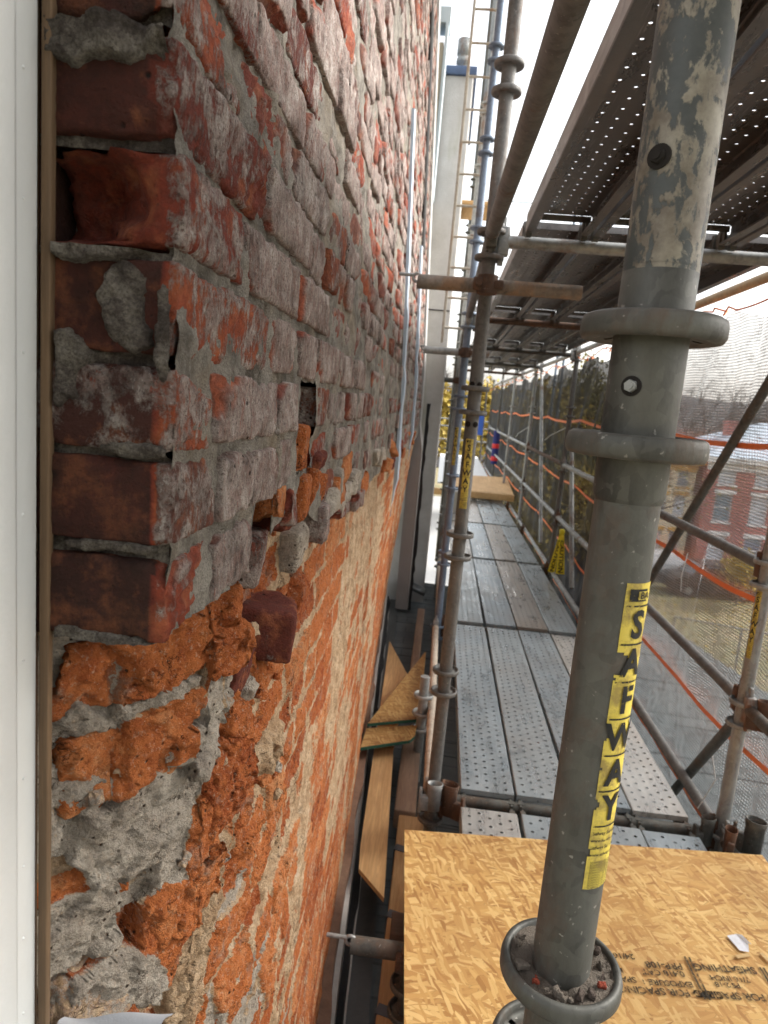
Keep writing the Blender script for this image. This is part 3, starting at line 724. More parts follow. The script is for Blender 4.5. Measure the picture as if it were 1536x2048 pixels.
RT = .0242
def ring_prof(up):
    # flanged cup: web at the tube, rounded standing rim
    p = [(RT - .001, .004), (.030, .003), (.036, .002), (.0425, .002), (.0445, .006), (.0455, .0125), (.0485, .0145), (.0518, .012), (.0532, .006), (.0532, -.004), (.051, -.0085), (.046, -.0095), (.038, -.0065), (.030, -.005), (RT - .001, -.006)]
    return [(r if r < .03 else .03 + (r - .03) * .90, .74 * (z if up else -z)) for r, z in p]
def add_ring(m, x, y, z, n, up=True, holes=True, s=1.0):
    pr = [(r * s if r > .025 else r, q * s) for r, q in ring_prof(up)]
    sk = None
    if holes:
        per = n // 8
        sk = (lambda i, k: (i % per) in ((0,) if per < 6 else (0, 1)) and k in (2, 12))
    m.lathe(pr, n, 0, (x, y, z), skip=sk)
RING_Z = [.0225 - .5315 * k for k in range(-5, 5)]
def bolt(m, x, y, z, ang, r=RT, s=.0068):
    d = Vector((math.cos(ang), math.sin(ang), 0)); c = Vector((x, y, z)) + d * (r - .001)
    m.tube(c, c + d * .0022, s * 1.5, 20, 1); m.tube(c + d * .002, c + d * .0055, s, 6, 0, r2=s * .9); m.tube(c + d * .005, c + d * .0066, s * .55, 12, 0)

# ------------------------------------------------------------------ lettering wrapped on tubes
_tc = {}
def text_flat(body, size, bold=.0, center=True):
    k = (body, size, bold)
    if k in _tc: return _tc[k]
    cu = bpy.data.curves.new('t', 'FONT'); cu.body = body; cu.size = size; cu.offset = bold * size; cu.align_x = 'CENTER' if center else 'LEFT'; cu.align_y = 'CENTER'; cu.resolution_u = 3
    ob = bpy.data.objects.new('t', cu); COL.objects.link(ob); dg = bpy.context.evaluated_depsgraph_get(); dg.update()
    me = bpy.data.meshes.new_from_object(ob.evaluated_get(dg))
    V = np.array([v.co[:] for v in me.vertices]); F = [tuple(p.vertices) for p in me.polygons]
    bpy.data.objects.remove(ob); bpy.data.curves.remove(cu); bpy.data.meshes.remove(me)
    _tc[k] = (V, F); return _tc[k]
import bmesh
def slice_u(V, F, step):
    bm = bmesh.new(); vs = [bm.verts.new(v) for v in V]
    for f in F:
        try: bm.faces.new([vs[i] for i in f])
        except Exception: pass
    a, b = V[:, 0].min(), V[:, 0].max(); k = a + step
    while k < b:
        bmesh.ops.bisect_plane(bm, geom=bm.verts[:] + bm.edges[:] + bm.faces[:], plane_co=(k, 0, 0), plane_no=(1, 0, 0)); k += step
    bm.verts.index_update(); bm.verts.ensure_lookup_table()
    V2 = np.array([v.co[:] for v in bm.verts]); F2 = [tuple(v.index for v in f.verts) for f in bm.faces]; bm.free()
    return V2, F2
def wrap(V, x, y, z, ang, r):
    a = ang + V[:, 0] / r
    return np.stack([x + r * np.cos(a), y + r * np.sin(a), z + V[:, 1]], 1)
def bar(w, h): return np.array([(-w/2 + w * i / 8, sgn * h / 2, 0) for sgn in (-1, 1) for i in range(9)]), [(i, i + 1, 10 + i, 9 + i) for i in range(8)]
def sticker(parent, x, y, ztop, ang, cell=.030, wid=.031, torn=True, r=RT):
    H = cell * 6 + cell * .58 + cell * 1.85
    nu, nv = 18, int(H / .0022); U, T = np.meshgrid(np.linspace(-wid/2, wid/2, nu), np.linspace(0, -H, nv), indexing='ij')
    U = U.ravel(); T = T.ravel(); m = MB()
    a = ang + U / r; rr = r + .0006 + .0006 * np.clip(fbm(np.stack([U, T, T * 0], 1) * 120, 8, 3), 0, 1)
    P = np.stack([x + rr * np.cos(a), y + rr * np.sin(a), ztop + T], 1)
    uc = (U.reshape(nu, nv)[:-1, :-1].ravel() + .0009); tc = T.reshape(nu, nv)[:-1, :-1].ravel()
    nz = fbm(np.stack([uc, tc, tc * 0], 1) * 95, 4, 3); e = np.minimum(wid / 2 - np.abs(uc), .008)
    keep = (e > .0016 + .0030 * np.clip(nz - .15, 0, 1) * 2)
    if torn:
        c1 = np.sqrt(((tc + cell * 2.05 - 0) / (.30 * cell)) ** 2 + ((uc + wid * .38) / (.42 * wid)) ** 2)
        keep &= (c1 + nz * .35) > 1
        c2 = np.sqrt(((tc + cell * 3.95) / (.25 * cell)) ** 2 + ((uc + wid * .5) / (.18 * wid)) ** 2); keep &= (c2 + nz * .4) > 1
    m.grid(P, nu, nv, 0, True, mask=keep); m.build('label', MAT_STICK, parent)
    m = MB(); z = ztop - cell * .30; rl = r + .0016
    def put(V, F, zz, du=0.0):
        V = V.copy(); V[:, 0] += du; m.add(wrap(V, x, y, zz, ang, rl), F, 0)
    sc = cell / .030
    Vb, Fb = bar(.017 * sc, .0095 * sc); put(Vb, Fb, z, -.003 * sc); 
    m2 = MB(); Vb, Fb = bar(.010 * sc, .0065 * sc); Vb[:, 0] += .0005; m2.add(wrap(Vb, x, y, z, ang, rl + .0006), Fb, 0); 
    V, F = slice_u(*text_flat('BA', .0075 * sc, .02), .002); V = V.copy(); V[:, 0] += .001; m.add(wrap(V, x, y, z, ang, rl + .0012), F, 0)
    z = ztop - cell * .58
    for ch in 'SAFWAY':
        Vb, Fb = bar(wid * .86, .0013 * sc); put(Vb, Fb, z)
        V, F = slice_u(*text_flat(ch, cell * .98, .032), .0022 * sc); V = V.copy(); V[:, 1] *= 1.02; V[:, 0] *= .95; put(V, F, z - cell * .52)
        z -= cell
    Vb, Fb = bar(wid * .86, .0013 * sc); put(Vb, Fb, z)
    if cell > .026:
        for i, (tx, sz) in enumerate((('Safway Services', .0042), ('www.safway.com', .0040), ('Safway Services', .0042), ('www.safway.com', .0040))):
            V, F = text_flat(tx, sz, .02); V = V.copy(); put(V, F, z - .006 - .0062 * i)
        for i in range(11):
            V, F = text_flat('SCAFFOLD USE ONLY', .0024, .01); put(V, F, z - .0315 - .0022 * i)
    m.build('lettering', MAT_WORN if torn else MAT_BLACK, parent); m2.build('emblem', MAT_STICK, parent)

# ------------------------------------------------------------------ scaffold posts
def post(x, y, z0, z1, mat, label, n=32, mats_ring=None, split=None, top_mat=None, sticker_at=None, group='scaffold posts', rings=RING_Z, ringn=None, holes=True, lean=0.0):
    t = thing('scaffold_post', (x, y, z0), label, 'scaffold post', group)
    mats_ring = mats_ring or mat; ringn = ringn or max(16, n)
    if split:
        m = MB(); m.tube((x, y, z0), (x, y, split), RT, n); m.build('tube', mat, t)
        m = MB(); m.tube((x, y, split - .002), (x, y, split + .0015), .0262, n); m.tube((x, y, split + .001), (x, y, z1), .0262, n); m.build('upper_tube', top_mat or mat, t)
    else:
        m = MB(); m.tube((x, y, z0), (x, y, z1), RT, n); m.build('tube', mat, t)
    for zc in rings:
        for dz, up in ((.0425, True), (-.0425, True)):
            z = zc + dz
            if z0 + .03 < z < z1 - .03:
                m = MB(); add_ring(m, x, y, z, ringn, up, holes); m.build('rosette', mats_ring, t)
    return t
PX, PY = .145, .53
near = post(PX, PY, -2.05, .72, MAT_GALV, 'nearest scaffold post, thick galvanised tube with a torn yellow vertical label', 72, split=.108, top_mat=MAT_CREAM, rings=[.0225, -.510, .554, -1.04, -1.57], ringn=96)
m = MB(); m.lathe([(RT + .0002, -.06), (RT + .0022, -.055), (RT + .0024, .05), (RT + .002, .106), (RT, .109)], 72, 0, (PX, PY, 0)); m.build('spigot_collar', MAT_GALV, near)
m = MB(); bolt(m, PX, PY, .0245, R(-124), RT + .002, .0048); m.build('bolt', [MAT_GALV2, MAT_DARK], near)
m = MB(); bolt(m, PX, PY, .178, R(-131), .0262, .0055); m.build('bolt', [MAT_DARK, MAT_DARK], near)
sticker(near, PX, PY, -.118, R(-54))

P2 = post(.102, 2.5, -2.05, 1.75, MAT_BROWNT, 'mud stained second scaffold post with a complete yellow vertical label', 40, ringn=40)
sticker(P2, .102, 2.5, -.112, R(-93), .030, .031, False)
for zz in (.08, -.06):
    for an in (-60, -125): m = MB(); bolt(m, .102, 2.5, zz, R(an)); m.build('bolt', [MAT_DARK, MAT_DARK], P2)
P3 = post(.10, 4.64, -2.05, 4.2, MAT_BLUE, 'blue grey scaffold post, third from the camera along the wall, worn paint', 24, ringn=24)
sticker(P3, .10, 4.64, -.14, R(-105), .030, .026, False)
P4 = post(.10, 6.78, -2.05, 4.6, MAT_GALV2, 'pale galvanised scaffold post close behind the blue grey one', 18, ringn=16, holes=False)
P5 = post(.09, 8.9, -2.05, 5.2, MAT_GALV, 'slim grey scaffold post in front of the stucco wall beside the ladder', 14, ringn=16, holes=False)
OUT_Y = [(2.5, MAT_GALV2), (4.65, MAT_GALV2), (6.8, MAT_BROWNT), (9.75, MAT_GALV2), (12.6, MAT_GALV2), (15.4, MAT_GALV), (18.2, MAT_GALV), (21, MAT_GALV)]
OL = ['rail-side scaffold post with rusted clamps at the corner of the chipboard sheet', 'rail-side scaffold post hidden mostly behind the nearest thick post', 'stained rail-side scaffold post beside the knotted yellow tape',
      'rail-side scaffold post where the brown rail meets a pale rail', 'rail-side scaffold post just before the blue foam wrapped one', 'rail-side scaffold post inside the blue foam wrap', 'far rail-side scaffold post beyond the blue foam wrap', 'farthest thin scaffold post at the end of the netting']
OX = 1.205
for (y, mt), lb in zip(OUT_Y, OL):
    t = post(OX, y, -2.6, .80 if y < 16 else .75, mt, lb, 20 if y < 5 else 12, ringn=24 if y < 5 else 16, holes=y < 5, rings=[z + .01 for z in RING_Z])
    if y == 2.5: sticker(t, OX, y, -.56, R(-150), .030, .024, False)
# short legs seen through the gap on the left of the deck
post(.036, 3.3, -2.05, -1.36, MAT_GALV2, 'short galvanised leg post standing on the roof beside the chipboard offcuts', 16, rings=[-1.42, -1.60])
post(.055, 1.66, -2.05, -1.50, MAT_GALV, 'dark short leg post under the left edge of the big chipboard sheet', 24, rings=[-1.62, -1.9])

# ------------------------------------------------------------------ ledgers, rails, transoms
def head(m, c, axis, sgn, s=1.0, mi=1):
    """cast end fitting of a ledger: notched jaw with wedge"""
    x, y, z = c
    if axis == 'y':
        m.bbox((x, y + sgn * .045, z), (.019 * s, .020 * s, .048 * s), .005, mi); m.bbox((x, y + sgn * .028, z + .040), (.014, .014, .018), .004, mi); m.bbox((x, y + sgn * .028, z - .040), (.014, .014, .018), .004, mi)
        m.bbox((x, y + sgn * .040, z), (.006, .010, .080), .002, mi)
    else:
        m.bbox((x + sgn * .045, y, z), (.020 * s, .019 * s, .048 * s), .005, mi); m.bbox((x + sgn * .028, y, z + .040), (.014, .014, .018), .004, mi); m.bbox((x + sgn * .028, y, z - .040), (.014, .014, .018), .004, mi)
        m.bbox((x + sgn * .040, y, z), (.010, .006, .080), .002, mi)
def ledger(a, b, mat, label, group, name='ledger_tube', r=.0215, n=20, hm=None, cat='scaffold rail', heads=(1, 1)):
    ax = 'y' if abs(b[1] - a[1]) > abs(b[0] - a[0]) else 'x'; i = 'xyz'.index(ax)
    t = thing(name, ((a[0] + b[0]) / 2, (a[1] + b[1]) / 2, (a[2] + b[2]) / 2), label, cat, group)
    A = list(a); B = list(b); A[i] += .06 * heads[0]; B[i] -= .06 * heads[1]
    m = MB(); m.tube(A, B, r, n); m.build('tube', mat, t)
    for c, sg, k in ((a, 1, 0), (b, -1, 1)):
        if heads[k]: m = MB(); head(m, c, ax, sg, mi=0); m.build('end_clamp', hm or MAT_GALV2, t)
    return t
MAT_TAN = m_steel('tan_painted_tube', (.46, .33, .17), (.26, .19, .11), .30, rough=.5, metal=.05)
ZT, ZG1, ZG2, ZD = .600, -.475, -.990, -1.525
GO = 'rails along the open side of the scaffold'
segs = [(2.5, 4.65), (4.65, 6.8), (6.8, 9.75), (9.75, 12.6), (12.6, 15.4), (15.4, 18.2)]
desc = ['nearest bay on the open side', 'second bay, behind the nearest post', 'third bay, before the black netting', 'fourth bay, before the black netting', 'fifth bay near the blue foam wrap', 'far bay beyond the blue foam wrap']
for k, (a, b) in enumerate(segs):
    n = 20 if k < 2 else 10
    ledger((OX, a, ZG1), (OX, b, ZG1), MAT_RUST if k == 2 else (MAT_BROWNT if k == 0 else MAT_GALV2), 'upper guard rail tube of the ' + desc[k], GO, n=n, hm=MAT_RUST if k in (0, 2) else MAT_GALV2)
    ledger((OX, a, ZG2), (OX, b, ZG2), MAT_BROWNT if k == 0 else MAT_GALV2, 'middle guard rail tube of the ' + desc[k], GO, n=n, hm=MAT_RUST if k < 3 else MAT_GALV2)
    ledger((OX, a, ZD), (OX, b, ZD), MAT_BROWNT if k == 0 else MAT_GALV2, 'bottom rail tube beside the deck in the ' + desc[k], GO, n=n)
    ledger((OX, a, ZT), (OX, b, ZT), MAT_TAN if k == 0 else MAT_GALV2, 'top rail tube under the upper deck in the ' + desc[k], GO, n=n)
# nearest bay toward and past the camera
ledger((OX, .37, ZG2 - .005), (OX, 2.5, ZG2 - .005), MAT_GALV, 'grey guard rail tube leaving the frame at the right edge', GO)
ledger((OX, .37, ZD), (OX, 2.5, ZD), MAT_GALV, 'grey bottom rail tube at the right corner of the chipboard', GO)
ledger((OX, 1.2, ZT - .02), (OX, 2.5, ZT), MAT_TAN, 'tan painted top rail tube nearest the camera, at the right edge', GO)
# inner ledgers
ledger((.125, .53, .555), (.102, 2.5, .585), MAT_BROWNT, 'thick mud streaked overhead ledger tube rising toward the camera', None, r=.0242, n=32, hm=MAT_GALV)
ledger((.10, 2.5, .575), (.10, 4.64, .585), MAT_BROWNT, 'overhead ledger tube of the second bay along the wall side', 'inner ledgers')
ledger((.10, 4.64, .575), (.10, 6.78, .585), MAT_GALV, 'overhead ledger tube of the third bay along the wall side', 'inner ledgers')
MAT_PALEB = m_steel('pale_beige_tube', (.52, .45, .36), (.34, .28, .22), .35, rough=.5, metal=.1)
ledger((.085, 2.5, ZD), (.085, 4.64, ZD), MAT_PALEB, 'pale beige tube at deck level between the second and third posts', 'inner ledgers')
ledger((.10, 4.64, ZD), (.10, 6.78, ZD), MAT_PALEB, 'short far beige tube at deck level behind the third post', 'inner ledgers')
# transoms carrying the decks
GT = 'cross tubes carrying the decks'
for k, y in enumerate((2.5, 4.65, 6.8, 8.95, 11.1)):
    wd = ('first', 'second', 'third', 'fourth', 'fifth')[k]
    ledger((.10, y, .570), (OX, y, .570), [MAT_GALV2, MAT_RUST, MAT_GALV, MAT_GALV, MAT_RUST][k], wd + ' overhead cross tube carrying the upper deck plank ends', GT, n=20 if k < 2 else 10, hm=MAT_GALV2, name='cross_tube')
    ledger((.10, y, ZD), (OX, y, ZD), [MAT_GALV, MAT_GALV, MAT_GALV, MAT_GALV, MAT_GALV][k], wd + ' cross tube under the lower deck plank ends', GT, n=20 if k < 2 else 10, hm=MAT_RUST, name='cross_tube')

# clamps at ring joints on the near open-side post (cast rusty brackets with empty sockets)
def socket(c, ang, mat, label, s=1.0):
    t = thing('coupler', c, label, 'scaffold coupler', 'open couplers at the deck corners')
    Mx = Matrix.Translation(c) @ Matrix.Rotation(ang, 4, 'Z')
    m = MB(); prof = [(.022, -.055), (.026, -.055), (.027, .03), (.031, .055), (.028, .056), (.023, .032)]
    m.lathe([(r * s, z * s) for r, z in prof], 18, closed=True); V = m.V[-1]; V[:, 1] *= .72; V[:] = np.array([Mx @ Vector(v) for v in V]); m.build('socket', mat, t)
    m = MB(); m.bbox((0, 0, 0), (.022 * s, .012 * s, .030 * s), .005); V = m.V[-1]; V[:] = np.array([Mx @ (Vector(v) + Vector((-.035 * s, 0, -.03 * s))) for v in V]); m.build('jaw', mat, t)
    m = MB(); m.bbox((0, 0, 0), (.006, .010, .05), .002); V = m.V[-1]; V[:] = np.array([Mx @ (Vector(v) + Vector((-.052 * s, 0, -.02))) for v in V]); m.build('wedge', mat, t)
socket((1.14, 2.47, -1.50), R(20), MAT_GALV, 'grey open coupler socket at the end of the first plank row')
socket((1.175, 2.36, -1.47), R(70), MAT_RUST, 'rusty open coupler socket just behind the chipboard corner')
socket((1.275, 2.40, -1.46), R(-40), MAT_GALV, 'large dark coupler socket outside the chipboard corner', 1.25)
socket((1.245, 2.42, -1.00), R(-20), MAT_RUST, 'rusty coupler socket at the middle rail joint on the right')
socket((.165, 2.46, -1.50), R(150), MAT_RUST, 'brown stained coupler socket between the second post and the deck', 1.15)
socket((.105, 2.44, -1.485), R(0), MAT_GALV2, 'galvanised coupler socket low on the second post')
# ties to the wall
GTie = 'wall ties with eye bolts'
MAT_ROUGHT = m_steel('flaking_tube', (.25, .215, .18), (.06, .055, .05), .56, rustcol=(.24, .15, .09), rough=.75, metal=.1)
def tie(y, z, x0, x1, mat, label, clampx, r=RT, xe=-.20):
    t = thing('wall_tie', ((x0 + x1) / 2, y, z), label, 'wall tie', GTie)
    m = MB(); m.tube((x0, y, z), (x1, y, z), r, 20, inner=r - .004, cap=False); m.build('tube', mat, t)
    m = MB(); m.tube((xe, y, z + .02), (x0 - .012, y, z + .02), .006, 10); pr = [(.014 + .005 * math.cos(a), .005 * math.sin(a)) for a in np.linspace(0, 2 * math.pi, 9)[:-1]]
    m.lathe(pr, 14, 0, (0, 0, 0), closed=True); V = m.V[-1]; V[:] = np.stack([V[:, 0], V[:, 2], V[:, 1]], 1) + np.array((x0 - .002, y, z + .012)); m.build('eye_bolt', MAT_GALV2, t)
    m = MB(); m.tube((clampx, y - .028, z - .03), (clampx, y - .028, z + .03), .034, 16, r2=.034); m.bbox((clampx - .03, y - .04, z), (.018, .016, .020), .004); m.bbox((clampx + .035, y - .04, z), (.018, .014, .014), .004); m.tube((clampx - .03, y - .07, z), (clampx - .03, y - .02, z), .011, 6); m.build('clamp', MAT_RUST, t)
    return t
tie(2.445, .410, -.135, .42, MAT_ROUGHT, 'flaking brown tie tube from the second post to the wall, hooked end', .102)
tie(4.59, .345, -.17, .25, MAT_GALV2, 'pale green grey tie tube from the third post to the wall', .10)
tie(6.73, .24, -.12, .12, MAT_GALV, 'small far tie tube below the pale green grey one', .10)
tie(1.7, -1.515, -.115, .07, MAT_GALV, 'low dark tie tube with a bright eye bolt beside the chipboard edge', .062, xe=-.185)
# diagonal braces on the outside
def brace(a, b, mat, label, r=.0215):
    m = MB(); m.tube(a, b, r, 16); o = m.build('brace_tube', mat, None, ((a[0]+b[0])/2, (a[1]+b[1])/2, (a[2]+b[2])/2)); tag(o, label, 'brace', 'diagonal brace tubes')
brace((1.30, 4.62, -1.50), (1.30, 2.55, .62), MAT_GALV, 'dark long diagonal brace crossing in front of the brick house')
brace((1.25, 2.53, -.99), (1.29, 3.35, -1.95), MAT_GALV, 'short diagonal brace below the right clamp joint')
brace((1.27, 8.0, -1.5), (1.27, 9.7, .55), MAT_GALV2, 'thin far diagonal brace against the black netting')
brace((1.27, 6.0, -1.5), (1.27, 6.85, -.3), MAT_GALV2, 'thin steep brace beside the knotted yellow tape')
# ------------------------------------------------------------------ perforated steel planks
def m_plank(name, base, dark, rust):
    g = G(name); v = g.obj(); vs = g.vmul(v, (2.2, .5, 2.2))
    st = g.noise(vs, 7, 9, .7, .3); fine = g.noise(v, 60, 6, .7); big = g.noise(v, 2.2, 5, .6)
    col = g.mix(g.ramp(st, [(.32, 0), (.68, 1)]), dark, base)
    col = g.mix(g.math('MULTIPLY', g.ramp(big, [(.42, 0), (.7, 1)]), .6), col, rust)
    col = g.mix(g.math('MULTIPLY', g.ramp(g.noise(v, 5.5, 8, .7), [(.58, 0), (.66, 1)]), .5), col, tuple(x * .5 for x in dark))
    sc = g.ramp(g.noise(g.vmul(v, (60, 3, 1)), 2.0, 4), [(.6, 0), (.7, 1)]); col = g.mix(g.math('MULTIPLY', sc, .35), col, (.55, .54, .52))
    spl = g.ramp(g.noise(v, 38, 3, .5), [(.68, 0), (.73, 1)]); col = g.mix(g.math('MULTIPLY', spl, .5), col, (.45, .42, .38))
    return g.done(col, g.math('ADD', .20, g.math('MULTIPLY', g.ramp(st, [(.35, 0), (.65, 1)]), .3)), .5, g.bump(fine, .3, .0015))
MAT_PLANKS = [m_plank('grey_steel_plank', (.43, .475, .485), (.25, .285, .295), (.33, .32, .30)), m_plank('brown_stained_plank', (.43, .40, .36), (.26, .24, .215), (.35, .28, .21)),
              m_plank('pale_cement_plank', (.60, .59, .55), (.40, .39, .37), (.46, .40, .33)), m_plank('blue_grey_plank', (.40, .46, .49), (.23, .27, .29), (.33, .31, .28))]
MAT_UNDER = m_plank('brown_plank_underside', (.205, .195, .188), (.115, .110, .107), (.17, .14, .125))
PW = .213
def plank_mesh(L, holes=True, r=.0048, nib=.0022):
    m = MB(); hw = PW / 2; e = .012
    if holes:
        nc = 5; cw = (PW - 2 * e) / nc; nr = int((L - .03) / .050); cl = (L - .03) / nr
        V = []; F = []
        for j in range(nr):
            for i in range(nc):
                cx = -hw + e + (i + .5) * cw; cy = -L / 2 + .015 + (j + .5) * cl; ox = 0; oy = (.25 if i % 2 else -.25) * cl * .98
                k = len(V); b = [(-1,-1),(0,-1),(1,-1),(1,0),(1,1),(0,1),(-1,1),(-1,0)]
                for (a, c) in b: V.append((cx + a * cw / 2, cy + c * cl / 2, 0))
                for (a, c) in b:
                    q = math.hypot(a, c); V.append((cx + a / q * r * 1.9, cy + oy + c / q * r * 1.9, 0))
                for (a, c) in b:
                    q = math.hypot(a, c); V.append((cx + a / q * r, cy + oy + c / q * r, nib))
                for q in range(8):
                    w = (q + 1) % 8; F.append((k + q, k + w, k + 8 + w, k + 8 + q)); F.append((k + 8 + q, k + 8 + w, k + 16 + w, k + 16 + q))
        m.add(V, F, 0)
    else: m.add([(-hw+e, -L/2+.015, 0), (hw-e, -L/2+.015, 0), (hw-e, L/2-.015, 0), (-hw+e, L/2-.015, 0)], [(0,1,2,3)])
    # rolled edges, side flanges and bottom lips (folded sheet)
    for s in (-1, 1):
        pr = [(hw - e, 0), (hw - .004, 0), (hw - .001, -.002), (hw, -.005), (hw, -.060), (hw - .002, -.063), (hw - .030, -.063), (hw - .030, -.058)]
        V = []; 
        for (x, z) in pr: V += [(s * x, -L / 2, z), (s * x, L / 2, z)]
        m.add(V, [((2*i, 2*i+1, 2*i+3, 2*i+2) if s > 0 else (2*i, 2*i+2, 2*i+3, 2*i+1)) for i in range(len(pr) - 1)])
    for s in (-1, 1):   # end strips and folded end plates
        y0, y1 = s * (L / 2 - .015), s * L / 2
        m.add([(-hw+e, y0, 0), (hw-e, y0, 0), (hw-e, y1, 0), (-hw+e, y1, 0)], [(0,1,2,3)] if s > 0 else [(3,2,1,0)])
        m.add([(-hw+.002, y1, -.001), (hw-.002, y1, -.001), (hw-.002, y1, -.022), (-hw+.002, y1, -.022)], [(0,1,2,3)])
    return m
def hooks(m, L):
    m.box((-.004, -.005, -.052), (.004, .055, -.016)); m.box((-.010, .018, -.070), (.010, .042, -.014))
    return m
def clamp_len(L): return round(L, 2)
_pm = {}
def plank(xc, ya, yb, z, mat, label, group, lip=None, holes=True, tilt=0.0):
    L = clamp_len(yb - ya); k = (L, holes)
    t = thing('steel_plank', (xc, (ya + yb) / 2, z), label, 'scaffold plank', group)
    if k not in _pm:
        WLOC['__o'] = (0, 0, 0)
        class _P: name = '__o'
        a = plank_mesh(L, holes, .0066 if z < 0 else .0036, .0007 if z < 0 else .0022); a_o = a.build('panel', MAT_PLANKS[0], None, (0, 0, 0)); b = hooks(MB(), L); b_o = b.build('end_hook', MAT_GALV, None, (0, 0, 0))
        _pm[k] = (a_o.data, b_o.data); bpy.data.objects.remove(a_o); bpy.data.objects.remove(b_o)
    o = bpy.data.objects.new('panel', _pm[k][0]); COL.objects.link(o); o.parent = t
    o.material_slots[0].link = 'OBJECT'; o.material_slots[0].material = mat
    for s in (-1, 1):
        for sx in (-1, 1):
            o = bpy.data.objects.new('end_hook', _pm[k][1]); COL.objects.link(o); o.parent = t
            o.location = (sx * (PW / 2 - .014), s * L / 2, 0); o.rotation_euler.z = 0 if s > 0 else math.pi
    t.rotation_euler.z = tilt
    return t
DZ = -1.488
XC = [.21 + PW / 2 + i * .2235 for i in range(4)]
rows = [(-1.75, .33), (.40, 2.405), (2.53, 4.60), (4.69, 6.75), (6.84, 8.90), (8.99, 11.05), (11.14, 13.2)]
rw = ['row behind the camera', 'first row, partly under the chipboard sheet', 'second row of the deck', 'third row of the deck', 'fourth row of the deck', 'fifth row of the deck', 'last row, under the far plywood']
cw = ['wall-side plank', 'second plank from the wall side', 'third plank from the wall side', 'rail-side plank']
pick = [[0, 1, 0, 0], [2, 0, 0, 3], [3, 0, 3, 2], [0, 3, 1, 0], [1, 3, 1, 0], [1, 1, 0, 0], [1, 0, 0, 1]]
adj = ['grey', 'brown stained', 'pale cement dusted', 'blue grey']
for j, (a, b) in enumerate(rows):
    for i in range(4):
        plank(XC[i], a, b, DZ + .002 * ((i * 7 + j * 3) % 3 - 1), MAT_PLANKS[pick[j][i]], adj[pick[j][i]] + ' perforated steel ' + cw[i] + ', ' + rw[j], 'lower deck planks', tilt=.003 * (((i * 5 + j * 2) % 3) - 1))
UZ = .655
_pm.clear()
urows = [(-3.8, -1.83), (-1.75, .30), (.37, 2.44), (2.55, 4.60), (4.70, 6.75), (6.85, 8.90), (9.0, 11.05)]  # rear rows unseen behind the camera, the rearmost added to cut sky light
ur = ['unseen rearmost row added behind the camera', 'row behind the camera', 'nearest overhead row', 'second overhead row', 'third overhead row', 'fourth overhead row', 'far overhead row']
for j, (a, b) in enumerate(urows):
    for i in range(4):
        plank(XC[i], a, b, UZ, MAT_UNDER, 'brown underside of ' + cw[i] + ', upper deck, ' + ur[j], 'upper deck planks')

# ------------------------------------------------------------------ big chipboard sheet on the deck
def m_osb(name='chipboard', bright=1.0):
    g = G(name); v = g.obj(); c = None
    w = g.vadd(v, g.vscale(g.comb(g.noise(v, 6, 2), g.noise(g.vadd(v, (5, 5, 5)), 6, 2), 0.0), .05))
    hts = None
    for i, (ang, sx, sy, sc) in enumerate(((.05, 1, 5, 9), (-.13, 1, 6, 13), (.27, 1, 5, 17), (-.36, 1, 5.5, 14), (1.2, 1, 5, 24))):
        q = g.vmul(g.rot(g.vadd(w, (i * 3.1, i * 1.7, 0)), (0, 0, ang)), (sx, sy, 0.001))
        cell = g.sep(g.vor(q, sc)); grain = g.noise(g.vmul(q, (1, 7, 1)), 34, 4, .6)
        fl = g.ramp(g.math('ADD', g.math('MULTIPLY', cell[0], .75), g.math('MULTIPLY', grain, .3)), [(.08, (.29, .130, .038)), (.26, (.46, .245, .076)), (.52, (.59, .355, .120)), (.85, (.74, .51, .21))])
        ed = g.ramp(g.vor(q, sc, 'Distance', 'DISTANCE_TO_EDGE'), [(0, .6), (.02, 1)])
        fl = g.mix(1.0, fl, ed, 'MULTIPLY')
        if c is None: c = fl; hts = cell[1]
        else:
            k = g.ramp(cell[2], [(.58, 0), (.60, 1)]); c = g.mix(k, c, fl); hts = g.math('ADD', g.math('MULTIPLY', hts, .5), g.math('MULTIPLY', g.math('MULTIPLY', k, cell[1]), .5))
    c = g.mix(g.math('MULTIPLY', g.ramp(g.noise(v, 3.0, 5), [(.42, 0), (.7, 1)]), .45), c, (.40, .22, .08))
    dk = g.ramp(g.noise(g.vmul(v, (1, 3, 1)), 60, 5, .7), [(.66, 0), (.72, 1)]); c = g.mix(g.math('MULTIPLY', dk, .7), c, (.13, .06, .02))
    if bright != 1.0: c = g.mix(1.0, c, (bright, bright * .93, bright * .85), 'MULTIPLY')
    return g.done(c, .68, 0, g.bump(hts, .35, .002), .3)
MAT_OSB = m_osb(); MAT_OSBD = m_osb('weathered_chipboard', .52)
MAT_GREEN = m_plain('green_edge_seal', (.018, .085, .055), .6, .3)
sheet = thing('chipboard_sheet', (.62, 1.3, -1.47), 'large yellow chipboard sheet with black print lying on the near deck', 'chipboard sheet')
OSBC = [(.004, 2.175), (1.262, 2.30), (1.335, .62), (.10, .52)]
m = MB(); m.poly([(x, y, -1.462) for x, y in OSBC], .012, 0, 1); m.build('board', [MAT_OSB, MAT_GREEN], sheet)
ax_u = Vector((OSBC[1][0] - OSBC[0][0], OSBC[1][1] - OSBC[0][1], 0)).normalized(); ax_v = Vector((-ax_u.y, ax_u.x, 0))
m = MB()
def print_at(txt, x, y, size, bold=.03):
    V, F = text_flat(txt, size, bold)
    P = [Vector((x, y, -1.4585)) - ax_u * v[0] - ax_v * v[1] for v in V]; m.add([tuple(p) for p in P], F)
def on_sheet(px):   # helper table of measured places on the sheet
    return px
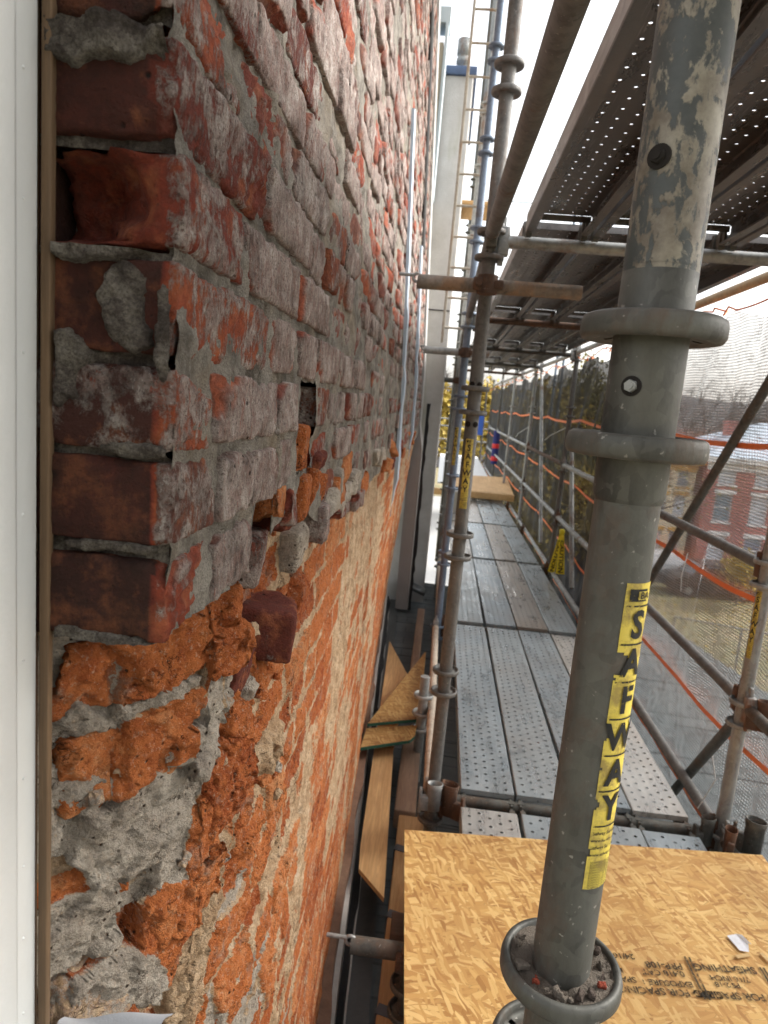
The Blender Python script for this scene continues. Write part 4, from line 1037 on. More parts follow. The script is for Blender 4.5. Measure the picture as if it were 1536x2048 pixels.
lines = [('24/16', .640, 1.735, .026), ('PRP-108', .745, 1.722, .030), ('0.418 CAT', .735, 1.695, .026), ('EXPOSURE 1', .735, 1.662, .025), ('SIZED FOR SPACING', .735, 1.634, .030),
         ('SHEATHING', .915, 1.742, .032), ('7/16 INCH', .915, 1.708, .024), ('PS 2-18', .90, 1.685, .022), ('SIZED FOR SPACING', .935, 1.655, .030), ('RATED', 1.06, 1.70, .026), ('SIZED FOR', 1.10, 1.668, .030), ('MILL', .60, 1.68, .026), ('SPACING', .60, 1.652, .026)]
for tx, x, y, s_ in lines: print_at(tx, x, y, s_)
for bx in (.812, .824, 1.015, 1.025):
    q = [Vector((bx, 1.765, -1.4583)), Vector((bx + .006, 1.765, -1.4583)), Vector((bx + .012, 1.625, -1.4583)), Vector((bx + .006, 1.625, -1.4583))]
    m.add([tuple(a) for a in q], [(0, 1, 2, 3)])
def m_print():
    g = G('faded_black_print'); v = g.pos(); k = g.ramp(g.noise(v, 75, 6, .7), [(.36, 0), (.47, 1)])
    return g.done((.035, .03, .022), .8, 0, None, .2, alpha=g.math('MULTIPLY', k, .86))
o = m.build('stamp', m_print(), sheet); o['kind'] = 'stuff'
# torn scrap of paper
m = MB(); dx, dy = -.115, .178; q = lambda L: [(x + dx, y + dy, z) for x, y, z in L]
m.add(q([(1.085, 1.69, -1.4565), (1.115, 1.70, -1.455), (1.135, 1.665, -1.452), (1.125, 1.635, -1.456), (1.10, 1.637, -1.4565)]), [(0, 1, 2, 3, 4)]); m.add(q([(1.115, 1.70, -1.4545), (1.128, 1.692, -1.449), (1.14, 1.655, -1.447), (1.135, 1.665, -1.4515)]), [(0, 1, 2, 3)])
o = m.build('paper_scrap', m_plain('printed_paper', (.70, .72, .76), .7, .25, 90)); tag(o, 'torn white paper scrap lying on the chipboard sheet', 'paper scrap')
# wood slivers
MAT_SLIV = m_wood('pale_sliver', (.58, .38, .16), (.70, .50, .24), 0)
for i, (x, y, a, L) in enumerate(((.985, 1.795, .35, .045), (1.05, 1.80, -1.2, .035))):
    m = MB(); Mx = Matrix.Translation((x, y, -1.457)) @ Matrix.Rotation(a, 4, 'Z'); m.box((-L/2, -.006, 0), (L/2, .006, .002), Mx=Mx); o = m.build('wood_sliver', MAT_SLIV); tag(o, ('pale wood sliver beside the paper scrap' if i == 0 else 'small wood sliver right of the paper scrap'), 'wood sliver', 'wood slivers')

# ------------------------------------------------------------------ debris caught in the lower cup of the near post
CUPZ = -.510 + .0425
r_ = np.random.default_rng(3)
def pebble(name, c, h, seed, mat, lab, cat, grp, tint=None):
    h = tuple(x * (.64 if 'crumb' in name or 'chip' in name else 1) for x in h)
    V, F, ch = rough_block((0, 0, 0), h, (12, 12, 9), min(h) * .45, min(h) * .4, 60, seed, [((r_.normal(), r_.normal(), r_.normal()), min(h) * .8) for _ in range(3)], fine=.0008)
    a = r_.uniform(0, 6.28); Mx = np.array(Matrix.Rotation(a, 3, 'Z') @ Matrix.Rotation(r_.uniform(-.4, .4), 3, 'X'))
    m = MB(); m.add(V @ Mx.T + np.array(c), F, 0, True, tint if tint is not None else (.5, .2, .5)); o = m.build(name, mat); tag(o, lab, cat, grp)
m = MB(); nu, nv = 60, 8; U, T = np.meshgrid(np.linspace(0, 2 * math.pi, nu), np.linspace(.0235, .0458, nv), indexing='ij'); P = np.stack([PX + T.ravel() * np.cos(U.ravel()), PY + T.ravel() * np.sin(U.ravel()), np.zeros(U.size)], 1)
P[:, 2] = CUPZ + .0068 + .0034 * fbm(P * 130, 5, 4) - .003 * (np.cos(U.ravel() + 2.2) > .7); m.grid(P, nu, nv); o = m.build('mortar_dust', MAT_DIRT); tag(o, 'grey mortar dust lying in the cup of the nearest post', 'mortar dust', kind='stuff')
deb = [(-2.30, .0355, (.0085, .005, .005), 'r'), (-.62, .036, (.0055, .004, .005), 'r'), (2.75, .0365, (.012, .0075, .006), 'g'), (.05, .0365, (.010, .008, .007), 'g'), (-1.75, .0365, (.011, .006, .006), 'g'), (-1.30, .036, (.007, .005, .007), 'd'), (-1.02, .0365, (.006, .005, .006), 'd'),
       (3.45, .036, (.009, .006, .005), 'g'), (-.3, .036, (.005, .004, .004), 'd'), (-2.05, .036, (.004, .004, .003), 'g'), (.45, .037, (.006, .005, .005), 'd'), (-1.55, .040, (.003, .003, .003), 'g')]
MAT_REDB = m_plain('red_brick_chip', (.24, .045, .022), .92, .35, 120, bump=.6); MAT_DKB = m_plain('brown_crumb', (.10, .075, .06), .95, .35, 150, bump=.8)
for i, (a, rr, h, ty) in enumerate(deb):
    c = (PX + rr * math.cos(a), PY + rr * math.sin(a), CUPZ + .0095)
    if ty == 'r': pebble('brick_chip', c, h, 40 + i, MAT_REDB, ('large red brick chip left of the tube in the cup' if i == 0 else 'small red brick chip right of the tube in the cup'), 'brick chip', 'crumbs in the post cup')
    else: pebble('mortar_crumb', c, h, 40 + i, MAT_DIRT if ty == 'g' else MAT_DKB, {2: 'large grey mortar crumb at the left rim of the cup', 3: 'large grey mortar crumb at the right rim of the cup', 4: 'flat grey mortar crumb at the front of the cup', 5: 'taller brown crumb standing at the front of the cup', 6: 'brown crumb between the front one and the red chip', 7: 'grey mortar crumb just above the large red chip', 8: 'tiny brown crumb by the small red chip at right', 9: 'tiny grey crumb below the large red chip', 10: 'brown crumb at the back right of the cup', 11: 'tiny pale crumb on the front rim of the cup'}[i], 'mortar crumb', 'crumbs in the post cup')
# ------------------------------------------------------------------ lower roof beside the wall
def m_shingle():
    g = G('slate_grey_shingles'); v = g.pos()
    nd = g.n('TexBrick'); g.put(nd, 'Vector', g.rot(v, (0, 0, 0))); nd.inputs['Scale'].default_value = 1.0; nd.inputs['Brick Width'].default_value = .30; nd.inputs['Row Height'].default_value = .14; nd.inputs['Mortar Size'].default_value = .006; nd.inputs['Mortar'].default_value = (.01, .011, .012, 1)
    nd.inputs['Color1'].default_value = (.075, .088, .088, 1); nd.inputs['Color2'].default_value = (.115, .128, .128, 1)
    col = g.mix(g.ramp(g.noise(v, 16, 8, .7), [(.3, 0), (.7, 1)]), nd.outputs[0], (.06, .068, .07))
    col = g.mix(g.ramp(g.noise(v, 1.3, 6, .7), [(.4, 0), (.7, .6)]), col, (.15, .165, .165))
    return g.done(col, .75, 0, g.bump(g.noise(v, 120, 4), .5, .003))
MAT_SHING = m_shingle()
MAT_DKMETAL = m_plain('dark_roof_metal', (.075, .083, .085), .35, .4, 25, metal=.3, bump=.3)
MAT_TAR = m_plain('black_tar', (.012, .012, .013), .55, .4, 50, bump=.8)
MAT_STAIN = m_plain('rain_stained_render', (.20, .115, .075), .95, .5, 30, bump=.9)
MAT_PALE = m_plain('pale_metal_edge', (.50, .48, .44), .6, .25, 40)
RZ = -1.93
def redge(y): return 2.95 - .19 * (y - 4.7) if y > 4.7 else 2.95 + .16 * (4.7 - y)
m = MB(); ny, n_rows = 40, 58
V = []; F = []
for r in range(n_rows):          # each shingle course is a strip lapped over the next
    y0, y1 = -2.0 + r * .16, -2.0 + (r + 1) * .16 + .012
    for q in range(24):
        xa, xb = -.6 + (redge(y0) + .6) * q / 24, -.6 + (redge(y0) + .6) * (q + 1) / 24
        k = len(V); dz = .004 * math.sin(q * 12.9 + r * 7.7) - .005
        V += [(xa, y0, RZ + .006 - .05 * max(0, xa) + dz), (xb, y0, RZ + .006 - .05 * max(0, xb) + dz), (xb, y1, RZ - .05 * max(0, xb)), (xa, y1, RZ - .05 * max(0, xa)), (xa, y0, RZ - .05 * max(0, xa)), (xb, y0, RZ - .05 * max(0, xb))]
        F += [(k, k+1, k+2, k+3), (k+4, k+5, k+1, k)]
m.add(V, F); roof = m.build('roof', MAT_SHING); structure(roof)
m = MB(); m.poly([(-.6, -2, RZ - .03), (3.9, -2, RZ - .22), (redge(4.7) + .02, 4.7, RZ - .19), (redge(7.3) + .02, 7.3, RZ - .17), (-.6, 7.3, RZ - .03)], 1.6); lb = m.build('lower_building', m_plain('dark_brick_side', (.13, .07, .055), .9)); tag(lb, 'lower building wing whose slate grey roof lies under the scaffold', 'building')
# flashing strips along the foot of the wall
def wallfoot(y): return -.082 - .0493 * y
def strip(name, o0, o1, z0, z1, mat, lab, cat, ya=.2, yb=6.4, wob=.0, n=60):
    m = MB(); ys = np.linspace(ya, yb, n); V = []
    for y in ys:
        x = wallfoot(y); w = wob * float(fbm(np.array([[y * 6, o0, 1.0]]), 9, 3)[0])
        V += [(x + o0, y, z0), (x + o0 + w, y, z1), (x + o1 + w, y, z1), (x + o1, y, z0)]
    F = []
    for i in range(n - 1):
        for q in range(3): F.append((i*4+q, i*4+q+1, i*4+5+q, i*4+4+q))
    m.add(V, F, 0, False); o = m.build(name, mat); tag(o, lab, cat, 'flashing strips at the wall foot'); return o
strip('stained_plinth', -.05, .012, -1.92, -1.70, MAT_STAIN, 'brown rain stained band at the foot of the brick wall', 'plinth', wob=.02)
strip('metal_flashing', -.02, .024, -1.92, -1.76, MAT_PALE, 'thin pale metal flashing strip along the foot of the wall', 'flashing', wob=.004)
strip('tar_strip', .020, .052, -1.925, -1.865, MAT_TAR, 'black tar strip between the wall foot and the roof', 'tar strip', wob=.02)
strip('roof_edge_metal', .052, .125, -1.925, -1.895, MAT_DKMETAL, 'dark grey metal roof strip with a pale worn edge', 'roof metal', wob=.0)
strip('pale_bead', .050, .056, -1.925, -1.888, MAT_PALE, 'thin broken pale bead line along the dark roof metal', 'sealant bead', wob=.006)

# boards, plywood and timber lying on the roof by the wall
MAT_PLY = m_wood('new_plywood', (.52, .30, .12), (.70, .45, .21), 1, .6); MAT_LUM = m_wood('weathered_timber', (.40, .235, .10), (.56, .36, .17), 1, 1.1)
MAT_LUMG = m_wood('grey_brown_timber', (.30, .20, .14), (.40, .28, .19), 1, 1.0)
m = MB(); m.poly([(-.232, 4.74, -1.715), (-.158, 2.40, -1.705), (-.148, 2.27, -1.705), (-.043, 2.13, -1.70), (-.088, 3.19, -1.708), (-.07, 4.15, -1.71)], .018); o = m.build('plywood_offcut', MAT_PLY); tag(o, 'long tan plywood offcut with angled ends lying beside the wall', 'plywood offcut')
m = MB(); m.poly([(.034, 4.31, -1.60), (-.229, 3.20, -1.60), (.03, 3.32, -1.60)][::-1], .016, 0, 1); o = m.build('chipboard_offcut', [MAT_OSBD, MAT_GREEN]); tag(o, 'triangular brown chipboard offcut with a green edge, on top', 'chipboard offcut', 'chipboard offcuts on the roof')
m = MB(); m.poly([(.019, 3.30, -1.625), (-.232, 3.20, -1.625), (-.24, 3.01, -1.63), (-.01, 3.14, -1.63), (.012, 3.19, -1.63)], .016, 0, 1); o = m.build('chipboard_offcut', [MAT_OSBD, MAT_GREEN]); tag(o, 'lower chipboard offcut peeking out under the triangular one', 'chipboard offcut', 'chipboard offcuts on the roof')
t = thing('timber_baulk', (.05, 1.9, -1.86), 'weathered timber baulk with dark metal straps on the roof', 'timber')
m = MB(); m.bbox((.045, 1.72, -1.80), (.070, .98, .055), .006); m.build('baulk', MAT_LUM, t)
MAT_STRAP = m_plain('slate_grey_strap', (.085, .092, .105), .6, .2)
for y in (1.17, 1.42, 1.72, 2.10, 2.46):
    m = MB(); m.box((-.0275, y - .018, -1.857), (.1175, y + .018, -1.7425), Mx=Matrix.Translation((.045, y, 0)) @ Matrix.Rotation(-.25, 4, 'Z') @ Matrix.Translation((-.045, -y, 0))); m.build('strap', MAT_STRAP, t)
m = MB(); m.bbox((.0, 3.12, -1.81), (.048, .36, .045), .006); o = m.build('timber_baulk', MAT_LUMG); tag(o, 'grey brown timber baulk behind the strapped one', 'timber')
m = MB(); m.bbox((-.03, 5.0, -1.80), (.03, .8, .03), .006); o = m.build('timber_baulk', MAT_LUMG); tag(o, 'thin far timber lying along the roof by the third post', 'timber')
m = MB(); m.bbox((.02, 2.02, -1.715), (.03, .05, .02), .004); o = m.build('timber_block', m_wood('dark_block', (.10, .065, .045), (.15, .10, .07), 0)); tag(o, 'small dark wood block on the strapped timber', 'wood block')
pebble('brick_fragment', (-.075, 1.74, -1.90), (.022, .03, .012), 91, MAT_REDB, 'red brick fragment lying on the dark roof at the bottom', 'brick fragment', None)

# white plastic flashing strips on the wall, torn at the foot
MAT_WRAP = m_plain('pale_blue_plastic', (.40, .47, .55), .4, .1, 20, bump=.1)
def wrap_strip(y, z0, z1, w, label, seed):
    t = thing('plastic_strip', (-.2, y, z0), label, 'plastic strip', 'pale plastic strips on the wall')
    m = MB(); n = 60; V = []
    for i in range(n):
        z = z1 + (z0 - z1) * i / (n - 1); x = float(xf(y, z)); fl = 1 + 1.3 * max(0, 1 - abs(i - (n - 12)) / 9); tip = 1 if i < n - 7 else (n - 1 - i) / 7 * .9 + .05
        wob = .012 * float(fbm(np.array([[z * 12, seed, 0.5]]), 4, 3)[0]) * min(1, i / (n * .6))
        V += [(x + .002, y - w / 2 * fl * tip, z), (x + .014 * tip + wob, y - w / 2 * fl * tip, z), (x + .018 * tip + wob, y + w / 2 * fl * tip, z), (x + .002, y + w / 2 * fl * tip, z)]
    F = [(i*4+q, i*4+q+1, i*4+5+q, i*4+4+q) for i in range(n - 1) for q in range(3)]
    m.add(V, F, 0, False); m.build('strip', MAT_WRAP, t)
wrap_strip(2.95, -.50, 1.15, .03, 'nearer pale blue plastic strip down the wall with a torn tip', 1)
wrap_strip(3.95, -.33, .85, .03, 'farther pale blue plastic strip down the wall ending in a flap', 2)
m = MB()
for zz in np.linspace(.95, 2.2, 8): pass
V = []; n = 30
for i in range(n):
    z = .92 + 1.35 * i / (n - 1); x = float(xf(4.4, z)); V += [(x + .004, 4.30, z), (x + .012, 4.31, z), (x + .012, 4.52, z), (x + .004, 4.53, z)]
m.add(V, [(i*4+q, i*4+q+1, i*4+5+q, i*4+4+q) for i in range(n - 1) for q in range(3)]); o = m.build('window_slot', MAT_DARK); tag(o, 'tall dark window slot near the far end of the brick wall', 'window slot')

# far end of the wall: trim, siding, stucco block with cap and vent
MAT_TRIM = m_plain('grey_trim', (.34, .325, .31), .6, .1, 8); MAT_SID = m_plain('pale_blue_siding', (.50, .58, .62), .7, .12, 10); MAT_BEIGE = m_plain('beige_strip', (.55, .49, .38), .7, .15, 10)
def m_stucco():
    g = G('grey_stucco'); v = g.pos(); f = g.noise(v, 2.6, 9, .7)
    z = g.sep(v)[2]
    col = g.mix(g.ramp(f, [(.35, 0), (.65, 1)]), (.40, .385, .365), (.52, .51, .49)); col = g.mix(g.ramp(g.noise(g.vmul(v, (3, 3, .6)), 2, 5), [(.55, 0), (.7, .5)]), col, (.27, .27, .18))
    return g.done(col, .95, 0, g.bump(g.noise(v, 90, 5), .7, .005))
MAT_STUC = m_stucco()
t = thing('stucco_block', (-.35, 7.2, -1.93), 'grey stucco chimney block with a dark blue cap at the far wall end', 'stucco block')
m = MB(); m.bbox((-.40, 7.3, .45), (.37, .80, 2.38), .012); m.build('block', MAT_STUC, t)
m = MB(); m.bbox((-.40, 7.3, 2.865), (.395, .825, .035), .006); m.build('cap', m_plain('dark_blue_metal', (.07, .105, .19), .5), t)
m = MB(); m.lathe([(.045, 0), (.045, .13), (.062, .135), (.062, .17), (.05, .172), (.05, .20), (.062, .205), (.062, .33), (.055, .33), (.055, .21)], 20, 0, (-.14, 6.75, 2.90)); m.build('vent_pipe', MAT_GALV2, t)
m = MB(); m.box((-.76, 6.489, .845), (-.04, 6.4995, .853)); m.build('joint', MAT_DARK, t)
t = thing('siding_bay', (-.35, 6.3, 1.5), 'pale blue siding bay with a metal cap beside the wall end', 'siding bay')
m = MB(); m.box((-.62, 6.28, .8), (-.36, 6.46, 3.12)); m.build('panel', MAT_SID, t)
m = MB(); m.box((-.36, 6.275, -.2), (-.305, 6.44, 2.98)); m.build('beige_board', MAT_BEIGE, t)
m = MB(); m.box((-.64, 6.25, 3.12), (-.265, 6.47, 3.24)); m.box((-.30, 6.25, 1.75), (-.275, 6.44, 3.12)); m.build('metal_cap', MAT_SID, t)
m = MB(); V = []
for i in range(30):
    z = -1.9 + 6.2 * i / 29; x = float(xf(6.1, max(z, .2))) if z > -.2 else -.178 - .0
    V += [(x - .10, 6.13, z), (x + .012, 6.13, z), (x + .024, 6.20, z), (x - .10, 6.20, z)]
m.add(V, [(i*4+q, i*4+(q+1)%4, i*4+4+(q+1)%4, i*4+4+q) for i in range(29) for q in range(4)]); o = m.build('corner_trim', MAT_TRIM); tag(o, 'grey vertical trim board closing the far end of the brick wall', 'trim board')
m = MB(); V = []
for i in range(40):
    z = -1.9 + 1.9 * i / 39; w = .012 + .012 * float(fbm(np.array([[z * 14, 3, 1.]]), 3, 3)[0]); x = -.178
    V += [(x + .02, 6.125, z), (x + .036 + w, 6.125, z), (x + .036 + w, 6.14, z), (x + .02, 6.14, z)]
m.add(V, [(i*4+q, i*4+(q+1)%4, i*4+4+(q+1)%4, i*4+4+q) for i in range(39) for q in range(4)]); o = m.build('tar_seam', MAT_TAR); tag(o, 'ragged black tar seam where the wall meets the stucco block', 'tar seam')
m = MB(); m.bbox((-.13, 6.30, -1.72), (.12, .10, .015), .004, Mx=Matrix.Rotation(.35, 4, 'Y')); o = m.build('bent_flashing', MAT_DKMETAL); tag(o, 'bent dark metal flashing piece at the foot of the stucco block', 'flashing')
# ladder
MAT_LAD = m_steel('rusty_yellow_ladder', (.44, .40, .33), (.28, .25, .20), .42, rustcol=(.22, .11, .05), rough=.7, metal=.05)
t = thing('ladder', (.03, 5.75, .5), 'rusty yellow access ladder rising beside the blue grey posts', 'ladder')
for x in (-.075, .135):
    m = MB(); m.bbox((x, 5.75, 2.75), (.011, .022, 2.25), .003); m.build('stile', MAT_LAD, t)
for i in range(19): m = MB(); m.tube((-.075, 5.75, .62 + i * .235), (.135, 5.75, .62 + i * .235), .010, 8); m.build('rung', MAT_LAD, t)
# board on a far bracket beside the stucco
m = MB(); m.bbox((-.02, 7.6, 2.02), (.30, .30, .018), .003); o = m.build('far_board', MAT_PLY); tag(o, 'small yellow board end jutting out beside the stucco block', 'board')
# far scaffold seen through the sky gap (thin rails)
for k, (z, y) in enumerate(((3.65, 13), (3.0, 13), (2.35, 13))):
    m = MB(); m.tube((.1, y, z), (3.2, y, z), .012, 8); o = m.build('far_rail', MAT_SID); tag(o, ('highest', 'middle', 'lowest')[k] + ' of the thin far rails against the white sky', 'far rail', 'thin far rails')
for k, (x, z1) in enumerate(((1.95, 3.9), (2.12, 4.15))):
    t = post(x, 13.0 + k * .3, -.2, z1, MAT_BLUE, ('shorter' if k == 0 else 'taller') + ' far scaffold post of the pair against the white sky', 10, ringn=16, holes=False, group='far posts')
m = MB(); m.bbox((1.35, 12.0, 1.95), (1.0, .03, .16), .004); o = m.build('toe_board', MAT_GALV); tag(o, 'grey far toe board across the upper scaffold level', 'toe board')

# ------------------------------------------------------------------ far end of the deck
m = MB(); m.bbox((.42, 11.0, -1.375), (.82, .045, .05), .004); o = m.build('lumber_beam', MAT_PLY); tag(o, 'yellow lumber beam lying across the far end of the deck', 'lumber beam')
m = MB(); m.poly([(.15, 11.2, -1.34), (1.25, 11.2, -1.34), (1.35, 13.6, -1.30), (.3, 13.2, -1.30)], .02); o = m.build('plywood_sheet', MAT_PLY); tag(o, 'plywood sheet behind the lumber beam at the deck end', 'plywood sheet')
t = thing('bucket', (.27, 9.6, -1.485), 'white plastic bucket standing on the far deck behind the labelled post', 'bucket')
m = MB(); m.lathe([(0, 0), (.12, 0), (.145, .30), (.15, .30), (.152, .33), (.146, .33), (.12, .02)], 20, 0, (.27, 9.6, -1.485)); m.build('body', m_plain('white_plastic', (.62, .60, .60), .4, .1), t)
m = MB(); m.path([(.27 + .15 * math.cos(a), 9.6, -1.20 + .12 * math.sin(a)) for a in np.linspace(math.pi, 2 * math.pi, 10)], .003, 6); m.build('handle', MAT_GALV2, t)
t = thing('foam_wrap', (OX, 15.4, -1.2), 'dark blue foam wrap bound with red tape round a far rail post', 'foam wrap')
m = MB(); m.lathe([(.03, 0), (.072, 0), (.075, .02), (.075, .72), (.072, .74), (.03, .74)], 18, 0, (OX, 15.4, -1.20)); m.build('foam', m_plain('dark_blue_foam', (.02, .025, .13), .7, .2), t)
MAT_REDT = m_plain('red_tape', (.62, .03, .03), .5, .15)
for z in (-1.08, -.80): m = MB(); m.lathe([(.0755, -.05), (.080, -.045), (.080, .045), (.0755, .05)], 18, 0, (OX, 15.4, z)); m.build('red_band', MAT_REDT, t)
# far scaffold return at the end of the walkway (rails, blue sheet)
for k, z in enumerate((-.40, -.62, -1.02)):
    m = MB(); m.tube((-.2, 21.2, z), (1.5, 21.2, z), .0215, 8); o = m.build('end_rail', MAT_GALV2); tag(o, ('upper', 'middle', 'lower')[k] + ' cross rail closing the far end of the walkway', 'end rail', 'end rails')
m = MB(); m.box((.95, 19.5, -.75), (1.12, 19.53, -.15)); o = m.build('blue_sheet', m_plain('bright_blue_sheet', (.05, .13, .50), .5)); tag(o, 'small bright blue sheet hanging near the walkway end', 'plastic sheet')
m = MB(); m.poly([(.0, 14.0, -1.56), (1.15, 14.0, -1.56), (1.15, 21.5, -1.50), (.0, 21.5, -1.50)], .03); o = m.build('far_platform', m_plain('pale_far_boards', (.62, .62, .60), .7, .1, 3)); tag(o, 'pale platform boards beyond the plywood sheet', 'platform')

# ------------------------------------------------------------------ debris netting
def m_net(name, lo, hi, col, weave=.0):
    g = G(name); v = g.pos()
    s = g.vmul(v, (1, 1.6, .45)); a = g.ramp(g.noise(s, 1.7, 6, .65, .4), [(.3, lo), (.72, hi)])
    a = g.math('ADD', a, g.math('MULTIPLY', g.math('SUBTRACT', g.noise(g.vmul(v, (1, 1, 14)), 9, 3), .5), .12), True)
    if weave:
        zz = g.sep(v)[2]; yy = g.sep(v)[1]; ww = g.math('ADD', g.math('MULTIPLY', g.math('SINE', g.math('MULTIPLY', g.math('ADD', zz, g.math('MULTIPLY', g.noise(v, 3, 2), .03)), 450.0)), weave), g.math('MULTIPLY', g.math('SINE', g.math('MULTIPLY', yy, 390.0)), weave * .5)); a = g.math('ADD', a, ww, True)
    rg = g.math('ABSOLUTE', g.math('SUBTRACT', g.noise(g.vmul(v, (1, 1, 1.6)), 7, 5, .6, .6), .5)); a = g.math('ADD', a, g.ramp(rg, [(0, .16), (.03, 0)]), True)
    wv = g.math('ADD', g.math('MULTIPLY', g.noise(v, 420, 2), .22), -.11); a = g.math('ADD', a, wv, True)
    return g.done(col, .85, 0, None, .15, alpha=a)
MAT_NETN = m_net('sheer_hazed_net', .50, .70, (.36, .385, .41), .20); MAT_NETF = m_net('dense_black_net', .80, .97, (.045, .047, .049))  # near net paled: bright haze is painted into its colour
MAT_ORANGE = m_plain('orange_band', (.92, .23, .07), .55, .12, 30, bump=.05)
NX = 1.36
def netx(y, z, seed):
    p = np.stack([y, z, y * 0], 1)
    x = NX + .045 * fbm(p * np.array((1.6, .8, 1)), seed, 4) + .020 * fbm(p * np.array((5.0, 1.6, 1)) + np.array((0, 0, seed)), seed + 3, 3, ridge=True) + .018 * np.sin((y * 1.0 + z * .75) * 9 + 2 * fbm(p * 1.2, seed + 8, 2))
    for (ty, tz) in ((3.62, -.012), (4.65, -.03), (2.5, -.05), (6.8, -.08), (3.4, -.62)):      # tied points draw the cloth in
        d = np.sqrt((y - ty) ** 2 + (z - tz) ** 2); x = x - .045 * np.exp(-d / .16)
        an = np.arctan2(z - tz, y - ty); x = x + .012 * np.sin(an * 7 + ty) * np.exp(-d / .22) * (1 - np.exp(-d / .04))
    return x
def band_z(y, z0, seed): 
    q = np.stack([y, y * 0 + z0, y * 0], 1); sag = -.035 * np.abs(np.sin((y - 2.5) / 2.15 * math.pi)); return z0 + sag + .007 * fbm(q * 3.0, seed, 3)
NETS = [(.35, 2.5, MAT_NETN, 'sheer debris net panel paled with painted haze, at the right edge beside the chipboard', 60), (2.5, 4.65, MAT_NETN, 'sheer debris net panel paled with painted haze, the brick house seen through it', 80), (4.65, 6.8, MAT_NETF, 'dense black debris net panel behind the nearest post and yellow tape', 60),
        (6.8, 9.75, MAT_NETF, 'dense black debris net panel behind the rusty brown rail', 60), (9.75, 12.6, MAT_NETF, 'dark debris net panel before the blue foam wrap', 40), (12.6, 21.0, MAT_NETF, 'far dark debris net panel at the walkway end', 60)]
for k, (a, b, mt, lab, n) in enumerate(NETS):
    t = thing('debris_net', (NX, (a + b) / 2, -2.6), lab, 'debris net', 'debris net panels')
    m = MB(); nz = 90; Y, Zt = np.meshgrid(np.linspace(a, b, n), np.linspace(0, 1, nz), indexing='ij'); y = Y.ravel(); 
    top = .58 - .09 * np.abs(np.sin((y - 2.5) / (b - a) * math.pi * 2)); z = top + (-2.7 - top) * Zt.ravel()
    m.grid(np.stack([netx(y, z, 50), y, z], 1), n, nz); m.build('mesh_cloth', mt, t)
    for j, (z0, h) in enumerate(((-.035, .013), (-.66, .012), (-1.27, .012), (-1.72, .009))):
        yy = np.linspace(a + .004, b - .004, n); zz = band_z(yy, z0, 70 + j); x = np.convolve(np.pad(netx(yy, zz, 50), 12, mode='edge'), np.ones(25) / 25, 'valid') - .03; m = MB(); V = []
        for i in range(n): V += [(x[i], yy[i], zz[i] - h), (x[i], yy[i], zz[i] + h)]
        m.add(V, [(2*i, 2*i+1, 2*i+3, 2*i+2) for i in range(n - 1)], 0, True); m.build('orange_band', MAT_ORANGE, t)
    if a > 2:
        pts = []; 
        for i in range(40):
            y_ = a + (b - a) * i / 39; pts.append((OX + .027 * math.cos(i * 2.1) * (i % 13 < 4), y_, ZT - .045 + .02 * math.sin(i * 2.1) * (i % 13 < 4) - .05 * abs(math.sin((y_ - a) / (b - a) * math.pi * 2))))
        m = MB(); m.path(pts, .0045, 6); m.build('orange_lacing', MAT_ORANGE, t)
# loose zip ties
for i, (p, q, r2) in enumerate((((1.16, 2.62, -1.50), (1.20, 2.60, -1.36), (1.19, 2.64, -1.28)), ((1.27, 3.45, -.62), (1.25, 3.43, -.74), (1.27, 3.46, -.82)), ((1.20, 6.9, -.12), (1.12, 7.3, -.22), (1.10, 7.5, -.28)), ((1.2, 9.8, -.2), (1.1, 10.2, -.32), (1.1, 10.4, -.38)))):
    m = MB(); m.path([p, q, r2], .0022 if i < 2 else .004, 6); o = m.build('zip_tie', MAT_WHITE); tag(o, ('white zip tie end standing up by the bottom rail', 'white zip tie hanging from the long diagonal brace', 'pale tie wire on the post by the yellow tape', 'pale tie wire on the post at the brown rail')[i], 'zip tie', 'loose ties')
# yellow tape knotted on the bottom rail
t = thing('caution_tape', (1.2, 6.62, -1.50), 'yellow CAUTION tape with black print knotted to a rail post', 'caution tape')
MAT_TAPE = m_plain('caution_yellow', (.85, .70, .03), .45, .08)
def tape(p0, p1, w0, w1, txt, off):
    a, b = Vector(p0), Vector(p1); n_ = 16; V = []
    d = (b - a); L = d.length; d.normalize(); s = Vector((.97, -.25, 0)).normalized(); s = (s - d * s.dot(d)).normalized()
    def at_(u, w): 
        ww = (w0 + (w1 - w0) * u); return a + d * (L * u) + s * (ww * w) + d.cross(s) * (.008 * math.sin(u * 9 + off))
    m = MB()
    for i in range(n_): V += [tuple(at_(i / (n_ - 1), -.5)), tuple(at_(i / (n_ - 1), .5))]
    m.add(V, [(2*i, 2*i+1, 2*i+3, 2*i+2) for i in range(n_ - 1)], 0, True); m.build('strip', MAT_TAPE, t)
    Vt, Ft = text_flat(txt, 1.0, .03); w_ = Vt[:, 0].max() - Vt[:, 0].min(); h_ = Vt[:, 1].max() - Vt[:, 1].min(); m = MB()
    nrm = d.cross(s); nrm = nrm if nrm.y < 0 else -nrm
    m.add([tuple(at_(.58 + v[0] / w_ * .78, v[1] / h_ * .62 * -1 * (-1)) + nrm * .002) for v in Vt], Ft); m.build('lettering', MAT_BLACK, t)
tape((1.235, 6.56, -1.10), (1.262, 6.56, -1.51), .03, .085, 'CAUTION', 0)
tape((1.228, 6.58, -1.11), (1.178, 6.58, -1.51), .025, .065, 'CAUTION', 2)
m = MB(); m.bbox((1.232, 6.57, -1.10), (.022, .022, .026), .010); m.build('knot', MAT_TAPE, t)
